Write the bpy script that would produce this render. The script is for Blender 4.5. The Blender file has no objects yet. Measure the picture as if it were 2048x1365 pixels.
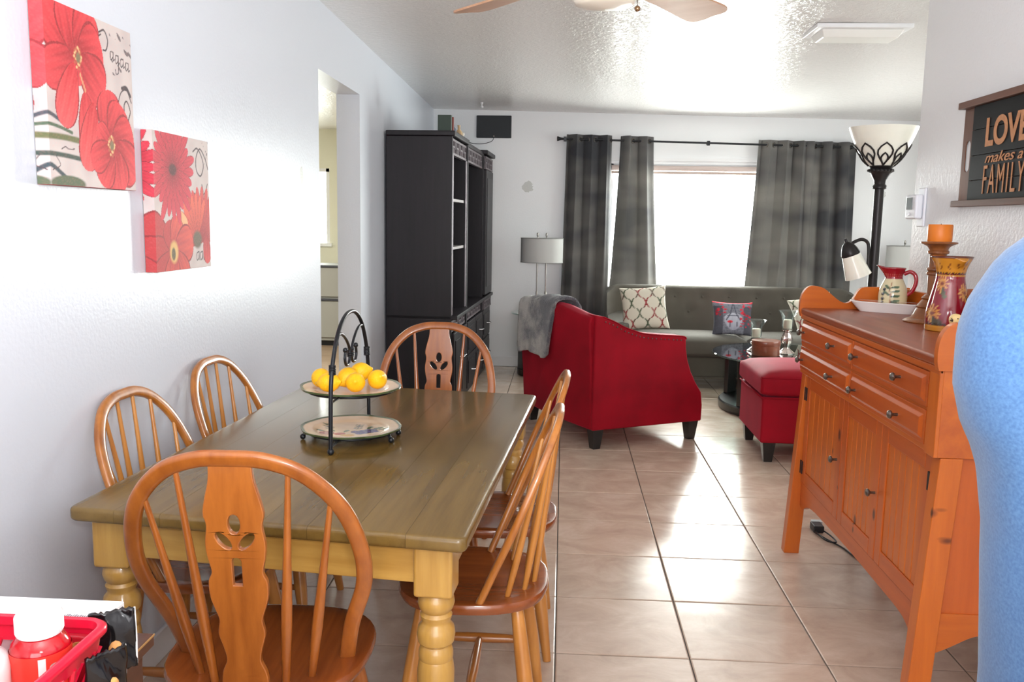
import bpy, bmesh, math, random
import numpy as np
from mathutils import Vector, Matrix
random.seed(7)
PI = math.pi
C = bpy.context.scene.collection
S = bpy.context.scene

# ------------------------------------------------------------------ camera, world, lights, exposure
cam_d = bpy.data.cameras.new('camera'); cam = bpy.data.objects.new('camera', cam_d); C.objects.link(cam)
cam_d.sensor_width = 36.0; cam_d.lens = 36.0 * 1756 / 2048; cam_d.clip_start = .05; cam_d.clip_end = 100
_p, _y, _r = .13583, -.05661, .01736
F = Vector((math.sin(_y) * math.cos(_p), math.cos(_y) * math.cos(_p), -math.sin(_p)))
R0 = Vector((math.cos(_y), -math.sin(_y), 0)); U0 = R0.cross(F)
Rv = R0 * math.cos(_r) + U0 * math.sin(_r); Uv = -R0 * math.sin(_r) + U0 * math.cos(_r)
cam.matrix_world = Matrix(((Rv.x, Uv.x, -F.x, 0), (Rv.y, Uv.y, -F.y, 0), (Rv.z, Uv.z, -F.z, 1.464), (0, 0, 0, 1)))
S.camera = cam
cam_d.dof.use_dof = False

S.view_settings.view_transform = 'Standard'; S.view_settings.look = 'None'
S.view_settings.gamma = 1.0; S.view_settings.exposure = 0.92; S.view_settings.use_curve_mapping = False
S.cycles.max_bounces = 8; S.cycles.diffuse_bounces = 5; S.cycles.glossy_bounces = 4; S.cycles.transmission_bounces = 6
S.cycles.transparent_max_bounces = 8; S.cycles.sample_clamp_indirect = 6; S.cycles.caustics_reflective = False; S.cycles.caustics_refractive = False
S.cycles.use_denoising = True

W = bpy.data.worlds.new('daylight'); S.world = W; W.use_nodes = True
W.node_tree.nodes['Background'].inputs[0].default_value = (.93, 1.0, .94, 1)
W.node_tree.nodes['Background'].inputs[1].default_value = 7.0

def area(name, loc, target, sx, sy, power, col):
    d = bpy.data.lights.new(name, 'AREA'); d.shape = 'RECTANGLE'; d.size = sx; d.size_y = sy; d.energy = power; d.color = col
    o = bpy.data.objects.new(name, d); C.objects.link(o); o.location = loc
    o.rotation_euler = (Vector(target) - Vector(loc)).to_track_quat('-Z', 'Y').to_euler()
    return o
# daylight from the glazed door behind the photographer and flash bounced off the ceiling
area('patio_door_light', (.1, -2.1, 1.35), (-.1, 3, .9), 2.3, 1.9, 38, (.97, .98, 1.0))
area('bounced_flash_light', (.12, -.12, 1.62), (.12, .55, 2.6), .25, .25, 54, (.97, .98, 1.0))
area('front_window_light', (1.46, 8.93, 1.45), (1.3, 4, .9), 2.05, 1.2, 150, (.95, 1.0, .95))
area('living_side_fill_light', (3.86, 6.3, 1.55), (0, 6.3, 1.3), 2.0, 1.2, 24, (.96, 1.0, .96))  # added fill lamp out of view, brightens the deep living room
area('side_room_light', (-3.0, 7.2, 2.4), (-3.0, 7.2, 0), 1.2, 1.2, 60, (1.0, .98, .86))

# ------------------------------------------------------------------ colour and materials
def lin(c):
    c = c / 255.0
    return c / 12.92 if c <= .04045 else ((c + .055) / 1.055) ** 2.4
def rgb(r, g, b): return (lin(r), lin(g), lin(b), 1.0)
_M = {}
def principled(name):
    m = bpy.data.materials.new(name); m.use_nodes = True
    return m, m.node_tree, m.node_tree.nodes['Principled BSDF']
def mat(name, col, rough=.5, metal=0, spec=.5, bump=0, bscale=60, coat=0, trans=0, sheen=0, var=0, vscale=8, emit=0, ior=1.45, sub=0):
    if name in _M: return _M[name]
    m, t, b = principled(name); N = t.nodes; L = t.links
    b.inputs['Base Color'].default_value = col; b.inputs['Roughness'].default_value = rough
    b.inputs['Metallic'].default_value = metal; b.inputs['Specular IOR Level'].default_value = spec
    b.inputs['Coat Weight'].default_value = coat; b.inputs['Coat Roughness'].default_value = .12
    b.inputs['Transmission Weight'].default_value = trans; b.inputs['IOR'].default_value = ior
    b.inputs['Sheen Weight'].default_value = sheen
    if emit:
        b.inputs['Emission Color'].default_value = col; b.inputs['Emission Strength'].default_value = emit
    tc = N.new('ShaderNodeTexCoord')
    if var:
        n = N.new('ShaderNodeTexNoise'); n.inputs['Scale'].default_value = vscale; n.inputs['Detail'].default_value = 5
        L.new(tc.outputs['Object'], n.inputs['Vector'])
        r = N.new('ShaderNodeValToRGB'); L.new(n.outputs['Fac'], r.inputs['Fac'])
        a = [max(0, x * (1 - var)) for x in col[:3]] + [1]; z = [min(1, x * (1 + var)) for x in col[:3]] + [1]
        r.color_ramp.elements[0].position = .3; r.color_ramp.elements[1].position = .7
        r.color_ramp.elements[0].color = a; r.color_ramp.elements[1].color = z
        L.new(r.outputs['Color'], b.inputs['Base Color'])
    if bump:
        n = N.new('ShaderNodeTexNoise'); n.inputs['Scale'].default_value = bscale; n.inputs['Detail'].default_value = 4
        L.new(tc.outputs['Object'], n.inputs['Vector'])
        u = N.new('ShaderNodeBump'); u.inputs['Strength'].default_value = bump; u.inputs['Distance'].default_value = .01
        L.new(n.outputs['Fac'], u.inputs['Height']); L.new(u.outputs['Normal'], b.inputs['Normal'])
    _M[name] = m
    return m

KNOTS = [(0.01, 0.9033, 0.6681, 0.016), (0.01, 0.9867, 0.5846, 0.008), (0.01, 0.9284, 0.4957, 0.009), (0.01, 0.8838, 0.4651, 0.006), (0.01, 0.4874, 0.4926, 0.014), (0.01, 0.6822, 0.405, 0.013), (0.01, 0.6803, 0.3697, 0.008), (0.01, 1.4058, 0.5216, 0.01), (0.01, 1.0194, 0.9104, 0.008), (0.01, 1.3537, 0.8875, 0.006), (0.01, 0.5328, 0.8727, 0.009), (0.01, 0.538, 1.0578, 0.008), (0.01, 1.489, 0.2565, 0.009), (-0.0229, 0.005, 0.6624, 0.01), (0.0364, 0.005, 0.5817, 0.008), (0.0262, 0.005, 0.5872, 0.006), (0.0109, 0.005, 0.6725, 0.006)]
def wood(name, light, dark, axis='Y', rough=.3, scale=1.0, coat=.3, knots=None, rand=.0, contrast=1.0):
    key = name + axis
    if key in _M: return _M[key]
    m, t, b = principled(key); N = t.nodes; L = t.links
    tc = N.new('ShaderNodeTexCoord'); mp = N.new('ShaderNodeMapping')
    st = {'X': (.07, 1, 1), 'Y': (1, .07, 1), 'Z': (1, 1, .07)}[axis]
    mp.inputs['Scale'].default_value = [s * scale for s in st]
    L.new(tc.outputs['Object'], mp.inputs['Vector'])
    oi = N.new('ShaderNodeObjectInfo')
    mul = N.new('ShaderNodeMath'); mul.operation = 'MULTIPLY'; mul.inputs[1].default_value = 7.3; L.new(oi.outputs['Random'], mul.inputs[0])
    n1 = N.new('ShaderNodeTexNoise'); n1.noise_dimensions = '4D'; n1.inputs['Scale'].default_value = 38; n1.inputs['Detail'].default_value = 6; n1.inputs['Roughness'].default_value = .62
    n1.inputs['Distortion'].default_value = .15
    L.new(mp.outputs['Vector'], n1.inputs['Vector']); L.new(mul.outputs[0], n1.inputs['W'])
    n2 = N.new('ShaderNodeTexNoise'); n2.noise_dimensions = '4D'; n2.inputs['Scale'].default_value = 9; n2.inputs['Detail'].default_value = 3; n2.inputs['Distortion'].default_value = .5
    L.new(mp.outputs['Vector'], n2.inputs['Vector']); L.new(mul.outputs[0], n2.inputs['W'])
    mx = N.new('ShaderNodeMath'); mx.operation = 'MULTIPLY_ADD'; mx.inputs[1].default_value = .55
    sc = N.new('ShaderNodeMath'); sc.operation = 'MULTIPLY'; sc.inputs[1].default_value = .45
    L.new(n2.outputs['Fac'], sc.inputs[0]); L.new(n1.outputs['Fac'], mx.inputs[0]); L.new(sc.outputs[0], mx.inputs[2])
    r = N.new('ShaderNodeValToRGB'); L.new(mx.outputs[0], r.inputs['Fac'])
    w = .16 / contrast
    r.color_ramp.elements[0].position = .5 - w; r.color_ramp.elements[1].position = .5 + w * .8
    r.color_ramp.elements[0].color = dark; r.color_ramp.elements[1].color = light
    col = r.outputs['Color']
    if knots:
        prev = None
        for kx, ky, kz, kr_ in KNOTS:
            mk = N.new('ShaderNodeMapping'); s_ = (1/.03, 1/kr_, 1/(kr_*1.7)); mk.inputs['Scale'].default_value = s_; mk.inputs['Location'].default_value = (-kx*s_[0], -ky*s_[1], -kz*s_[2])
            L.new(tc.outputs['Object'], mk.inputs['Vector'])
            ln = N.new('ShaderNodeVectorMath'); ln.operation = 'LENGTH'; L.new(mk.outputs[0], ln.inputs[0])
            kr = N.new('ShaderNodeMapRange'); kr.inputs['From Min'].default_value = .55; kr.inputs['From Max'].default_value = 1.1
            kr.inputs['To Min'].default_value = 1; kr.inputs['To Max'].default_value = 0; L.new(ln.outputs['Value'], kr.inputs['Value'])
            if prev is None: prev = kr.outputs['Result']
            else:
                m_ = N.new('ShaderNodeMath'); m_.operation = 'MAXIMUM'; L.new(prev, m_.inputs[0]); L.new(kr.outputs['Result'], m_.inputs[1]); prev = m_.outputs[0]
        mc = N.new('ShaderNodeMix'); mc.data_type = 'RGBA'; mc.inputs['B'].default_value = knots
        L.new(prev, mc.inputs['Factor']); L.new(col, mc.inputs['A']); col = mc.outputs['Result']
    if rand:
        hs = N.new('ShaderNodeHueSaturation'); mr = N.new('ShaderNodeMapRange')
        mr.inputs['To Min'].default_value = 1 - rand; mr.inputs['To Max'].default_value = 1 + rand
        L.new(oi.outputs['Random'], mr.inputs['Value']); L.new(mr.outputs['Result'], hs.inputs['Value']); L.new(col, hs.inputs['Color']); col = hs.outputs['Color']
    L.new(col, b.inputs['Base Color'])
    b.inputs['Roughness'].default_value = rough; b.inputs['Coat Weight'].default_value = coat; b.inputs['Coat Roughness'].default_value = .1
    u = N.new('ShaderNodeBump'); u.inputs['Strength'].default_value = .08; u.inputs['Distance'].default_value = .004
    L.new(n1.outputs['Fac'], u.inputs['Height']); L.new(u.outputs['Normal'], b.inputs['Normal'])
    _M[key] = m
    return m

def painted(name, rough=.6, coat=0, bump=0, alpha=False):
    if name in _M: return _M[name]
    m, t, b = principled(name); N = t.nodes; L = t.links
    a = N.new('ShaderNodeVertexColor'); a.layer_name = 'print'
    L.new(a.outputs['Color'], b.inputs['Base Color'])
    b.inputs['Roughness'].default_value = rough; b.inputs['Coat Weight'].default_value = coat; b.inputs['Coat Roughness'].default_value = .05
    if bump:
        n = N.new('ShaderNodeTexNoise'); n.inputs['Scale'].default_value = 500
        tc = N.new('ShaderNodeTexCoord'); L.new(tc.outputs['Object'], n.inputs['Vector'])
        u = N.new('ShaderNodeBump'); u.inputs['Strength'].default_value = bump; u.inputs['Distance'].default_value = .002
        L.new(n.outputs['Fac'], u.inputs['Height']); L.new(u.outputs['Normal'], b.inputs['Normal'])
    _M[name] = m
    return m

def clear(name, tint, refl=.06, rough=.01):
    if name in _M: return _M[name]
    m, t, b = principled(name); N = t.nodes; L = t.links; N.remove(b)
    tr = N.new('ShaderNodeBsdfTransparent'); tr.inputs[0].default_value = tint
    gl = N.new('ShaderNodeBsdfGlossy'); gl.inputs['Roughness'].default_value = rough
    lw = N.new('ShaderNodeLayerWeight'); lw.inputs['Blend'].default_value = .5
    pw = N.new('ShaderNodeMath'); pw.operation = 'POWER'; pw.inputs[1].default_value = 3.5; L.new(lw.outputs['Facing'], pw.inputs[0])
    fr = N.new('ShaderNodeMath'); fr.operation = 'MULTIPLY_ADD'; fr.inputs[1].default_value = .85; fr.inputs[2].default_value = refl; L.new(pw.outputs[0], fr.inputs[0])
    ms = N.new('ShaderNodeMixShader'); L.new(fr.outputs[0], ms.inputs[0]); L.new(tr.outputs[0], ms.inputs[1]); L.new(gl.outputs[0], ms.inputs[2])
    L.new(ms.outputs[0], N['Material Output'].inputs[0]); _M[name] = m
    return m
# ------------------------------------------------------------------ mesh helpers
class MB:
    def __init__(s): s.v = []; s.f = []
    def add(s, v, f):
        n = len(s.v); s.v += [tuple(p) for p in v]; s.f += [tuple(i + n for i in q) for q in f]; return s
    def box(s, x0, x1, y0, y1, z0, z1):
        x0, x1 = min(x0, x1), max(x0, x1); y0, y1 = min(y0, y1), max(y0, y1); z0, z1 = min(z0, z1), max(z0, z1)
        return s.add([(x0,y0,z0),(x1,y0,z0),(x1,y1,z0),(x0,y1,z0),(x0,y0,z1),(x1,y0,z1),(x1,y1,z1),(x0,y1,z1)],
                     [(0,3,2,1),(4,5,6,7),(0,1,5,4),(1,2,6,5),(2,3,7,6),(3,0,4,7)])
    def hexa(s, lo, hi):   # two quads (ccw from above): bottom and top
        return s.add(list(lo) + list(hi), [(3,2,1,0),(4,5,6,7),(0,1,5,4),(1,2,6,5),(2,3,7,6),(3,0,4,7)])
    def ring_loft(s, rings, cap=True, closed=False):
        n = len(rings[0]); v = [p for r in rings for p in r]; f = []
        m = len(rings)
        for i in range(m if closed else m - 1):
            a, b = i * n, ((i + 1) % m) * n
            for j in range(n):
                k = (j + 1) % n; f.append((a + j, a + k, b + k, b + j))
        if cap and not closed:
            f.append(tuple(range(n - 1, -1, -1))); f.append(tuple((m - 1) * n + j for j in range(n)))
        return s.add(v, f)
    def lathe(s, prof, n=24, c=(0,0,0), cap=True):   # prof: (r, z) bottom to top
        rings = [[(c[0] + max(r, 1e-4) * math.cos(2*PI*j/n), c[1] + max(r, 1e-4) * math.sin(2*PI*j/n), c[2] + z) for j in range(n)] for r, z in prof]
        return s.ring_loft(rings, cap)
    def tube(s, path, rad, n=10, cap=True, flat=1.0, closed=False):
        P = [Vector(p) for p in path]; m = len(P)
        if not hasattr(rad, '__len__'): rad = [rad] * m
        rings = []; up = None
        for i in range(m):
            if closed: t = (P[(i + 1) % m] - P[i - 1])
            else: t = (P[min(i + 1, m - 1)] - P[max(i - 1, 0)])
            t.normalize()
            if up is None:
                up = Vector((0, 0, 1)) if abs(t.z) < .9 else Vector((0, 1, 0))
            a = (up - t * up.dot(t)).normalized(); up = a; b = t.cross(a)
            rings.append([tuple(P[i] + a * (rad[i] * math.cos(2*PI*j/n)) + b * (rad[i] * flat * math.sin(2*PI*j/n))) for j in range(n)])
        return s.ring_loft(rings, cap, closed)
    def strip(s, path, B, wn, wb, n=10, e=.55, closed=False):   # rounded bar along a planar path; B: plane normal
        P = [Vector(p) for p in path]; m = len(P); B = Vector(B).normalized(); rings = []
        for i in range(m):
            t = (P[(i + 1) % m] - P[i - 1]) if closed else (P[min(i + 1, m - 1)] - P[max(i - 1, 0)])
            t.normalize(); nn = t.cross(B)
            q = []
            for j in range(n):
                a = 2*PI*(j + .5)/n; c, d = math.cos(a), math.sin(a)
                q.append(tuple(P[i] + nn * (wn/2 * math.copysign(abs(c)**e, c)) + B * (wb/2 * math.copysign(abs(d)**e, d))))
            rings.append(q)
        return s.ring_loft(rings, not closed, closed)
    def ball(s, c, r, n=12, m=8, sc=(1,1,1)):
        prof = [(math.sin(PI * i / m), -math.cos(PI * i / m)) for i in range(m + 1)]
        rings = [[(c[0] + r*sc[0]*max(a, 1e-3)*math.cos(2*PI*j/n), c[1] + r*sc[1]*max(a, 1e-3)*math.sin(2*PI*j/n), c[2] + r*sc[2]*z) for j in range(n)] for a, z in prof]
        return s.ring_loft(rings)
    def xf(s, M):
        s.v = [tuple(M @ Vector(p)) for p in s.v]; return s
    def merge(s, o): return s.add(o.v, o.f)

def finish(me, smooth=None, fix=True):
    bm = bmesh.new(); bm.from_mesh(me)
    if fix: bmesh.ops.recalc_face_normals(bm, faces=bm.faces)
    bm.to_mesh(me); bm.free()
    if smooth is not None:
        for p in me.polygons: p.use_smooth = True
        me.set_sharp_from_angle(angle=math.radians(smooth))
    return me
def tagp(o, label=None, cat=None, group=None, kind=None):
    if label: o['label'] = label
    if cat: o['category'] = cat
    if group: o['group'] = group
    if kind: o['kind'] = kind
    return o
def part(name, mb, m, parent=None, smooth=None, bevel=0, seg=2, label=None, kind=None, sub=0, thick=0):
    if isinstance(mb, MB):
        me = bpy.data.meshes.new(name); me.from_pydata(mb.v, [], mb.f); finish(me, smooth)
    else: me = mb
    me.materials.clear() if m is not None else None
    if m is not None: me.materials.append(m)
    o = bpy.data.objects.new(name, me); C.objects.link(o)
    if parent is not None: o.parent = parent
    if thick:
        q = o.modifiers.new('thick', 'SOLIDIFY'); q.thickness = thick; q.offset = 0
    if bevel:
        q = o.modifiers.new('bevel', 'BEVEL'); q.width = bevel; q.segments = seg; q.limit_method = 'ANGLE'; q.angle_limit = math.radians(35)
        if smooth is None:
            for p in me.polygons: p.use_smooth = True
            q.harden_normals = True
    if sub:
        q = o.modifiers.new('subdiv', 'SUBSURF'); q.levels = sub; q.render_levels = sub
    if label: o['label'] = label
    if kind: o['kind'] = kind
    return o
def thing(name, label, cat, loc=(0,0,0), rz=0, group=None):
    o = bpy.data.objects.new(name, None); C.objects.link(o); o.location = loc; o.rotation_euler = (0, 0, rz)
    o.empty_display_size = .1
    return tagp(o, label, cat, group)
def whole(name, mb, m, label, cat, loc=(0,0,0), rz=0, group=None, **k):
    o = part(name, mb, m, None, **k); o.location = loc; o.rotation_euler = (0, 0, rz); return tagp(o, label, cat, group)
def struct(name, mb, m, **k):
    o = part(name, mb, m, None, **k); o['kind'] = 'structure'; return o
def dup(o, parent=None):
    c = o.copy(); C.objects.link(c)
    if parent is not None: c.parent = parent
    for ch in list(o.children): dup(ch, c)
    return c
def place(root, loc, rz, label=None, group=None):
    c = dup(root); c.location = loc; c.rotation_euler = (0, 0, rz)
    if label: c['label'] = label
    if group: c['group'] = group
    return c

def cr(pts, n=8, closed=False):
    p = [np.array(q, float) for q in pts]
    p = [p[-1]] + p + [p[0], p[1]] if closed else [2*p[0]-p[1]] + p + [2*p[-1]-p[-2]]
    o = []
    for i in range(1, len(p) - 2):
        a, b, c, d = p[i-1:i+3]
        for k in range(n):
            t = k / n; o.append(tuple(.5*((2*b)+(-a+c)*t+(2*a-5*b+4*c-d)*t*t+(-a+3*b-3*c+d)*t**3)))
    if not closed: o.append(tuple(p[-2]))
    return o
def shape(loops, thick, M=None):
    """flat outline(s) with holes in local XY, thick along Z (centred), moved by M -> mesh"""
    cu = bpy.data.curves.new('outline', 'CURVE'); cu.dimensions = '2D'; cu.fill_mode = 'BOTH'; cu.extrude = thick / 2
    for lp in loops:
        sp = cu.splines.new('POLY'); sp.points.add(len(lp) - 1)
        for q, (x, y) in zip(sp.points, [(l[0], l[1]) for l in lp]): q.co = (x, y, 0, 1)
        sp.use_cyclic_u = True
    o = bpy.data.objects.new('outline', cu); C.objects.link(o)
    me = bpy.data.meshes.new_from_object(o.evaluated_get(bpy.context.evaluated_depsgraph_get()))
    bpy.data.objects.remove(o); bpy.data.curves.remove(cu)
    bm = bmesh.new(); bm.from_mesh(me); bmesh.ops.remove_doubles(bm, verts=bm.verts, dist=1e-5)
    bmesh.ops.recalc_face_normals(bm, faces=bm.faces)
    if M is not None: bmesh.ops.transform(bm, matrix=M, verts=bm.verts)
    bm.to_mesh(me); bm.free()
    return me
def text_mesh(s, size, depth, M, sx=1.0, bold=0.0, shear=0, spacing=1.0):
    cu = bpy.data.curves.new('letters', 'FONT'); cu.body = s; cu.size = size; cu.extrude = depth; cu.offset = bold; cu.shear = shear; cu.space_character = spacing
    o = bpy.data.objects.new('letters', cu); C.objects.link(o)
    me = bpy.data.meshes.new_from_object(o.evaluated_get(bpy.context.evaluated_depsgraph_get()))
    bpy.data.objects.remove(o); bpy.data.curves.remove(cu)
    me.transform(Matrix.Diagonal((sx, 1, 1, 1))); me.transform(M)
    return me
def basis(o, X, Y, Z):
    X, Y, Z = Vector(X), Vector(Y), Vector(Z)
    return Matrix(((X.x,Y.x,Z.x,o[0]),(X.y,Y.y,Z.y,o[1]),(X.z,Y.z,Z.z,o[2]),(0,0,0,1)))
XZ = basis((0,0,0), (1,0,0), (0,0,1), (0,-1,0))     # outline drawn in x,z ; thickness along y

# painter for prints: colours on a fine grid
class Paint:
    def __init__(s, U, V, base): s.U = U; s.V = V; s.c = np.tile(np.array(base[:3], float), (U.size, 1)).reshape(U.shape + (3,)); s.r = np.random.default_rng(3)
    def mix(s, m, col): m = np.clip(m, 0, 1)[..., None]; s.c = s.c * (1 - m) + np.array(col[:3]) * m
    def noise(s, f, seed=0):
        r = np.random.default_rng(seed); o = np.zeros_like(s.U)
        for k in range(6):
            a, b, p = r.uniform(-1, 1) * f, r.uniform(-1, 1) * f, r.uniform(0, 6.28); o += np.sin(s.U * a * (1 + k * .4) + s.V * b * (1 + k * .4) + p)
        return o / 6
    def petal(s, cx, cy, ang, ln, wd, c0, c1, edge=None):
        a = math.radians(ang); x = (s.U - cx) * math.cos(a) + (s.V - cy) * math.sin(a); y = -(s.U - cx) * math.sin(a) + (s.V - cy) * math.cos(a)
        t = x / ln; w = wd / 2 * np.sqrt(np.clip(1 - (2 * t - 1) ** 2, 0, 1)) * (.55 + .6 * np.clip(t, 0, 1)) + 1e-6
        d = np.abs(y) / w; m = (d < 1) & (t > 0) & (t < 1)
        if edge is not None: s.mix(((d < 1.12) & (t > -.02) & (t < 1.03)).astype(float), edge)
        k = np.clip(t + .13 * np.sin(y / wd * 21 + 6 * x / ln) + .10 * np.sin(y / wd * 47 + 3 * t), 0, 1)[..., None]
        col = np.array(c0[:3]) * (1 - k) + np.array(c1[:3]) * k
        s.c = np.where(m[..., None], col, s.c)
    def disc(s, cx, cy, rx, ry, col, soft=.15):
        d = np.sqrt(((s.U - cx) / rx) ** 2 + ((s.V - cy) / ry) ** 2); s.mix((1 - d) / soft, col)
    def stroke(s, pts, w, col):
        p = cr(pts, 10); best = np.full(s.U.shape, 1e9)
        for a, b in zip(p[:-1], p[1:]):
            dx, dy = b[0]-a[0], b[1]-a[1]; L = dx*dx+dy*dy + 1e-12
            t = np.clip(((s.U-a[0])*dx+(s.V-a[1])*dy)/L, 0, 1)
            best = np.minimum(best, np.hypot(s.U-a[0]-t*dx, s.V-a[1]-t*dy))
        s.mix((w - best) / (w * .4) , col)
def set_print(me, cols):
    ca = me.color_attributes.new('print', 'FLOAT_COLOR', 'POINT')
    a = np.ones((len(me.vertices), 4), np.float32); a[:, :3] = np.clip(cols.reshape(-1, 3), 0, 1); ca.data.foreach_set('color', a.ravel())
def grid_mesh(name, P):   # P: (n,m,3) array of positions
    n, m = P.shape[:2]; me = bpy.data.meshes.new(name)
    idx = np.arange(n * m).reshape(n, m)
    f = np.stack([idx[:-1, :-1], idx[1:, :-1], idx[1:, 1:], idx[:-1, 1:]], -1).reshape(-1, 4)
    me.from_pydata(P.reshape(-1, 3).tolist(), [], f.tolist())
    for p in me.polygons: p.use_smooth = True
    return me

# ------------------------------------------------------------------ shared materials
M_wall = mat('white_wall_paint', rgb(226, 228, 233), .32, bump=.12, bscale=90)
M_rwall = mat('cool_wall_paint', rgb(230, 231, 232), .45, bump=.25, bscale=70)
M_white = mat('white_gloss_paint', rgb(235, 236, 238), .3)
M_black = mat('black_iron', rgb(28, 30, 34), .35, metal=.3)
M_bronze = mat('dark_bronze', rgb(38, 34, 34), .38, metal=.4)
M_pewter = mat('pewter', rgb(120, 112, 105), .3, metal=.9)
M_chrome = mat('chrome', rgb(200, 202, 205), .16, metal=1)
M_honey = lambda ax: wood('honey_oak', rgb(186, 118, 50), rgb(140, 78, 28), ax, .28, 1, .5)
M_amber = lambda ax: wood('amber_oak', rgb(170, 98, 38), rgb(126, 64, 20), ax, .28, 1, .5)
M_seat = lambda ax: wood('brown_seat_wood', rgb(146, 76, 32), rgb(110, 52, 20), ax, .25, 1, .5)
M_pale = lambda ax: wood('pale_spindle_wood', rgb(202, 138, 66), rgb(168, 104, 42), ax, .3, 1, .4)

# ================================================================== SETTING
XL, XR, YB, YR, ZC = -1.31, 1.58, 8.8, 4.13, 2.56
T = .457
# floor with separate tiles
struct('floor_base', MB().box(-4.7, 4.0, -2.4, 11.0, -.08, -.0045), mat('grey_grout', rgb(92, 84, 78), .8, bump=.2, bscale=200)).name = 'floor'
floor = bpy.data.objects['floor']
def tile_mat():
    m, t, b = principled('beige_ceramic_tile'); N = t.nodes; L = t.links
    tc = N.new('ShaderNodeTexCoord'); oi = N.new('ShaderNodeObjectInfo')
    ad = N.new('ShaderNodeVectorMath'); ad.operation = 'ADD'; L.new(tc.outputs['Object'], ad.inputs[0]); L.new(oi.outputs['Location'], ad.inputs[1])
    mp = N.new('ShaderNodeMapping'); mp.inputs['Scale'].default_value = (1, 1.35, 1); L.new(ad.outputs[0], mp.inputs['Vector'])
    n = N.new('ShaderNodeTexNoise'); n.inputs['Scale'].default_value = 4.5; n.inputs['Detail'].default_value = 9; n.inputs['Roughness'].default_value = .65; n.inputs['Distortion'].default_value = .5
    L.new(mp.outputs[0], n.inputs['Vector'])
    r = N.new('ShaderNodeValToRGB'); L.new(n.outputs['Fac'], r.inputs['Fac'])
    e = r.color_ramp.elements; e[0].position = .3; e[0].color = rgb(186, 164, 147); e[1].position = .72; e[1].color = rgb(218, 200, 184)
    x = r.color_ramp.elements.new(.5); x.color = rgb(202, 181, 163)
    hs = N.new('ShaderNodeHueSaturation'); mr = N.new('ShaderNodeMapRange'); mr.inputs['To Min'].default_value = .95; mr.inputs['To Max'].default_value = 1.04
    L.new(oi.outputs['Random'], mr.inputs['Value']); L.new(mr.outputs[0], hs.inputs['Value']); L.new(r.outputs['Color'], hs.inputs['Color'])
    L.new(hs.outputs[0], b.inputs['Base Color']); b.inputs['Roughness'].default_value = .2; b.inputs['Specular IOR Level'].default_value = .6
    n2 = N.new('ShaderNodeTexNoise'); n2.inputs['Scale'].default_value = 6; n2.inputs['Detail'].default_value = 3; L.new(ad.outputs[0], n2.inputs['Vector'])
    u = N.new('ShaderNodeBump'); u.inputs['Strength'].default_value = .12; u.inputs['Distance'].default_value = .01
    L.new(n2.outputs['Fac'], u.inputs['Height']); L.new(u.outputs['Normal'], b.inputs['Normal'])
    return m
M_tile = tile_mat()
_tm = {}
def tile(x0, x1, y0, y1):
    w, h = x1 - x0, y1 - y0
    if w < .03 or h < .03: return
    g = .0024; e = .004; k = (round(w, 3), round(h, 3))
    if k not in _tm:
        a, b = w/2 - g, h/2 - g
        mb = MB(); lo = [(-a,-b,-.004),(a,-b,-.004),(a,b,-.004),(-a,b,-.004)]; md = [(-a,-b,-.0015),(a,-b,-.0015),(a,b,-.0015),(-a,b,-.0015)]
        hi = [(-a+e,-b+e,0),(a-e,-b+e,0),(a-e,b-e,0),(-a+e,b-e,0)]
        mb.add(lo + md + hi, [(0,1,5,4),(1,2,6,5),(2,3,7,6),(3,0,4,7),(4,5,9,8),(5,6,10,9),(6,7,11,10),(7,4,8,11),(8,9,10,11)])
        me = bpy.data.meshes.new('tile'); me.from_pydata(mb.v, [], mb.f); me.materials.append(M_tile); _tm[k] = me
    o = bpy.data.objects.new('tile', _tm[k]); C.objects.link(o); o.parent = floor; o.location = ((x0+x1)/2, (y0+y1)/2, random.uniform(-.0004, .0004))
    o.rotation_euler = (random.uniform(-.0008, .0008), random.uniform(-.0008, .0008), 0)
xg = [.0056 + k * T for k in range(-9, 9)]; yg = [5.127 + k * T for k in range(-12, 9)]
for i in range(len(xg) - 1):
    for j in range(len(yg) - 1):
        x0, x1, y0, y1 = xg[i], xg[i+1], yg[j], yg[j+1]
        if y1 < 1.4: continue
        y1c = min(y1, YB)
        lim = XR if (y0 + y1) / 2 < YR else 3.2
        x0c, x1c = max(x0, XL), min(x1, lim)
        if x1c - x0c > .03 and y1c - y0 > .03: tile(x0c, x1c, y0, y1c)
# rest of the floor that no one sees clearly
M_sidefloor = mat('side_room_floor', rgb(150, 128, 108), .4, var=.1)
struct('floor_side_room', MB().box(-4.6, XL - .003, 3.3, 10.9, -.004, 0), M_sidefloor)
struct('floor_kitchen', MB().box(XL, XR, -2.2, 5.127 - 8 * T - .003, -.004, -.0002), mat('kitchen_floor', rgb(196, 173, 153), .25, var=.06))
struct('floor_far_living', MB().box(3.205, 3.9, YR, YB, -.004, -.0002), mat('kitchen_floor', rgb(196, 173, 153), .25))

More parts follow.
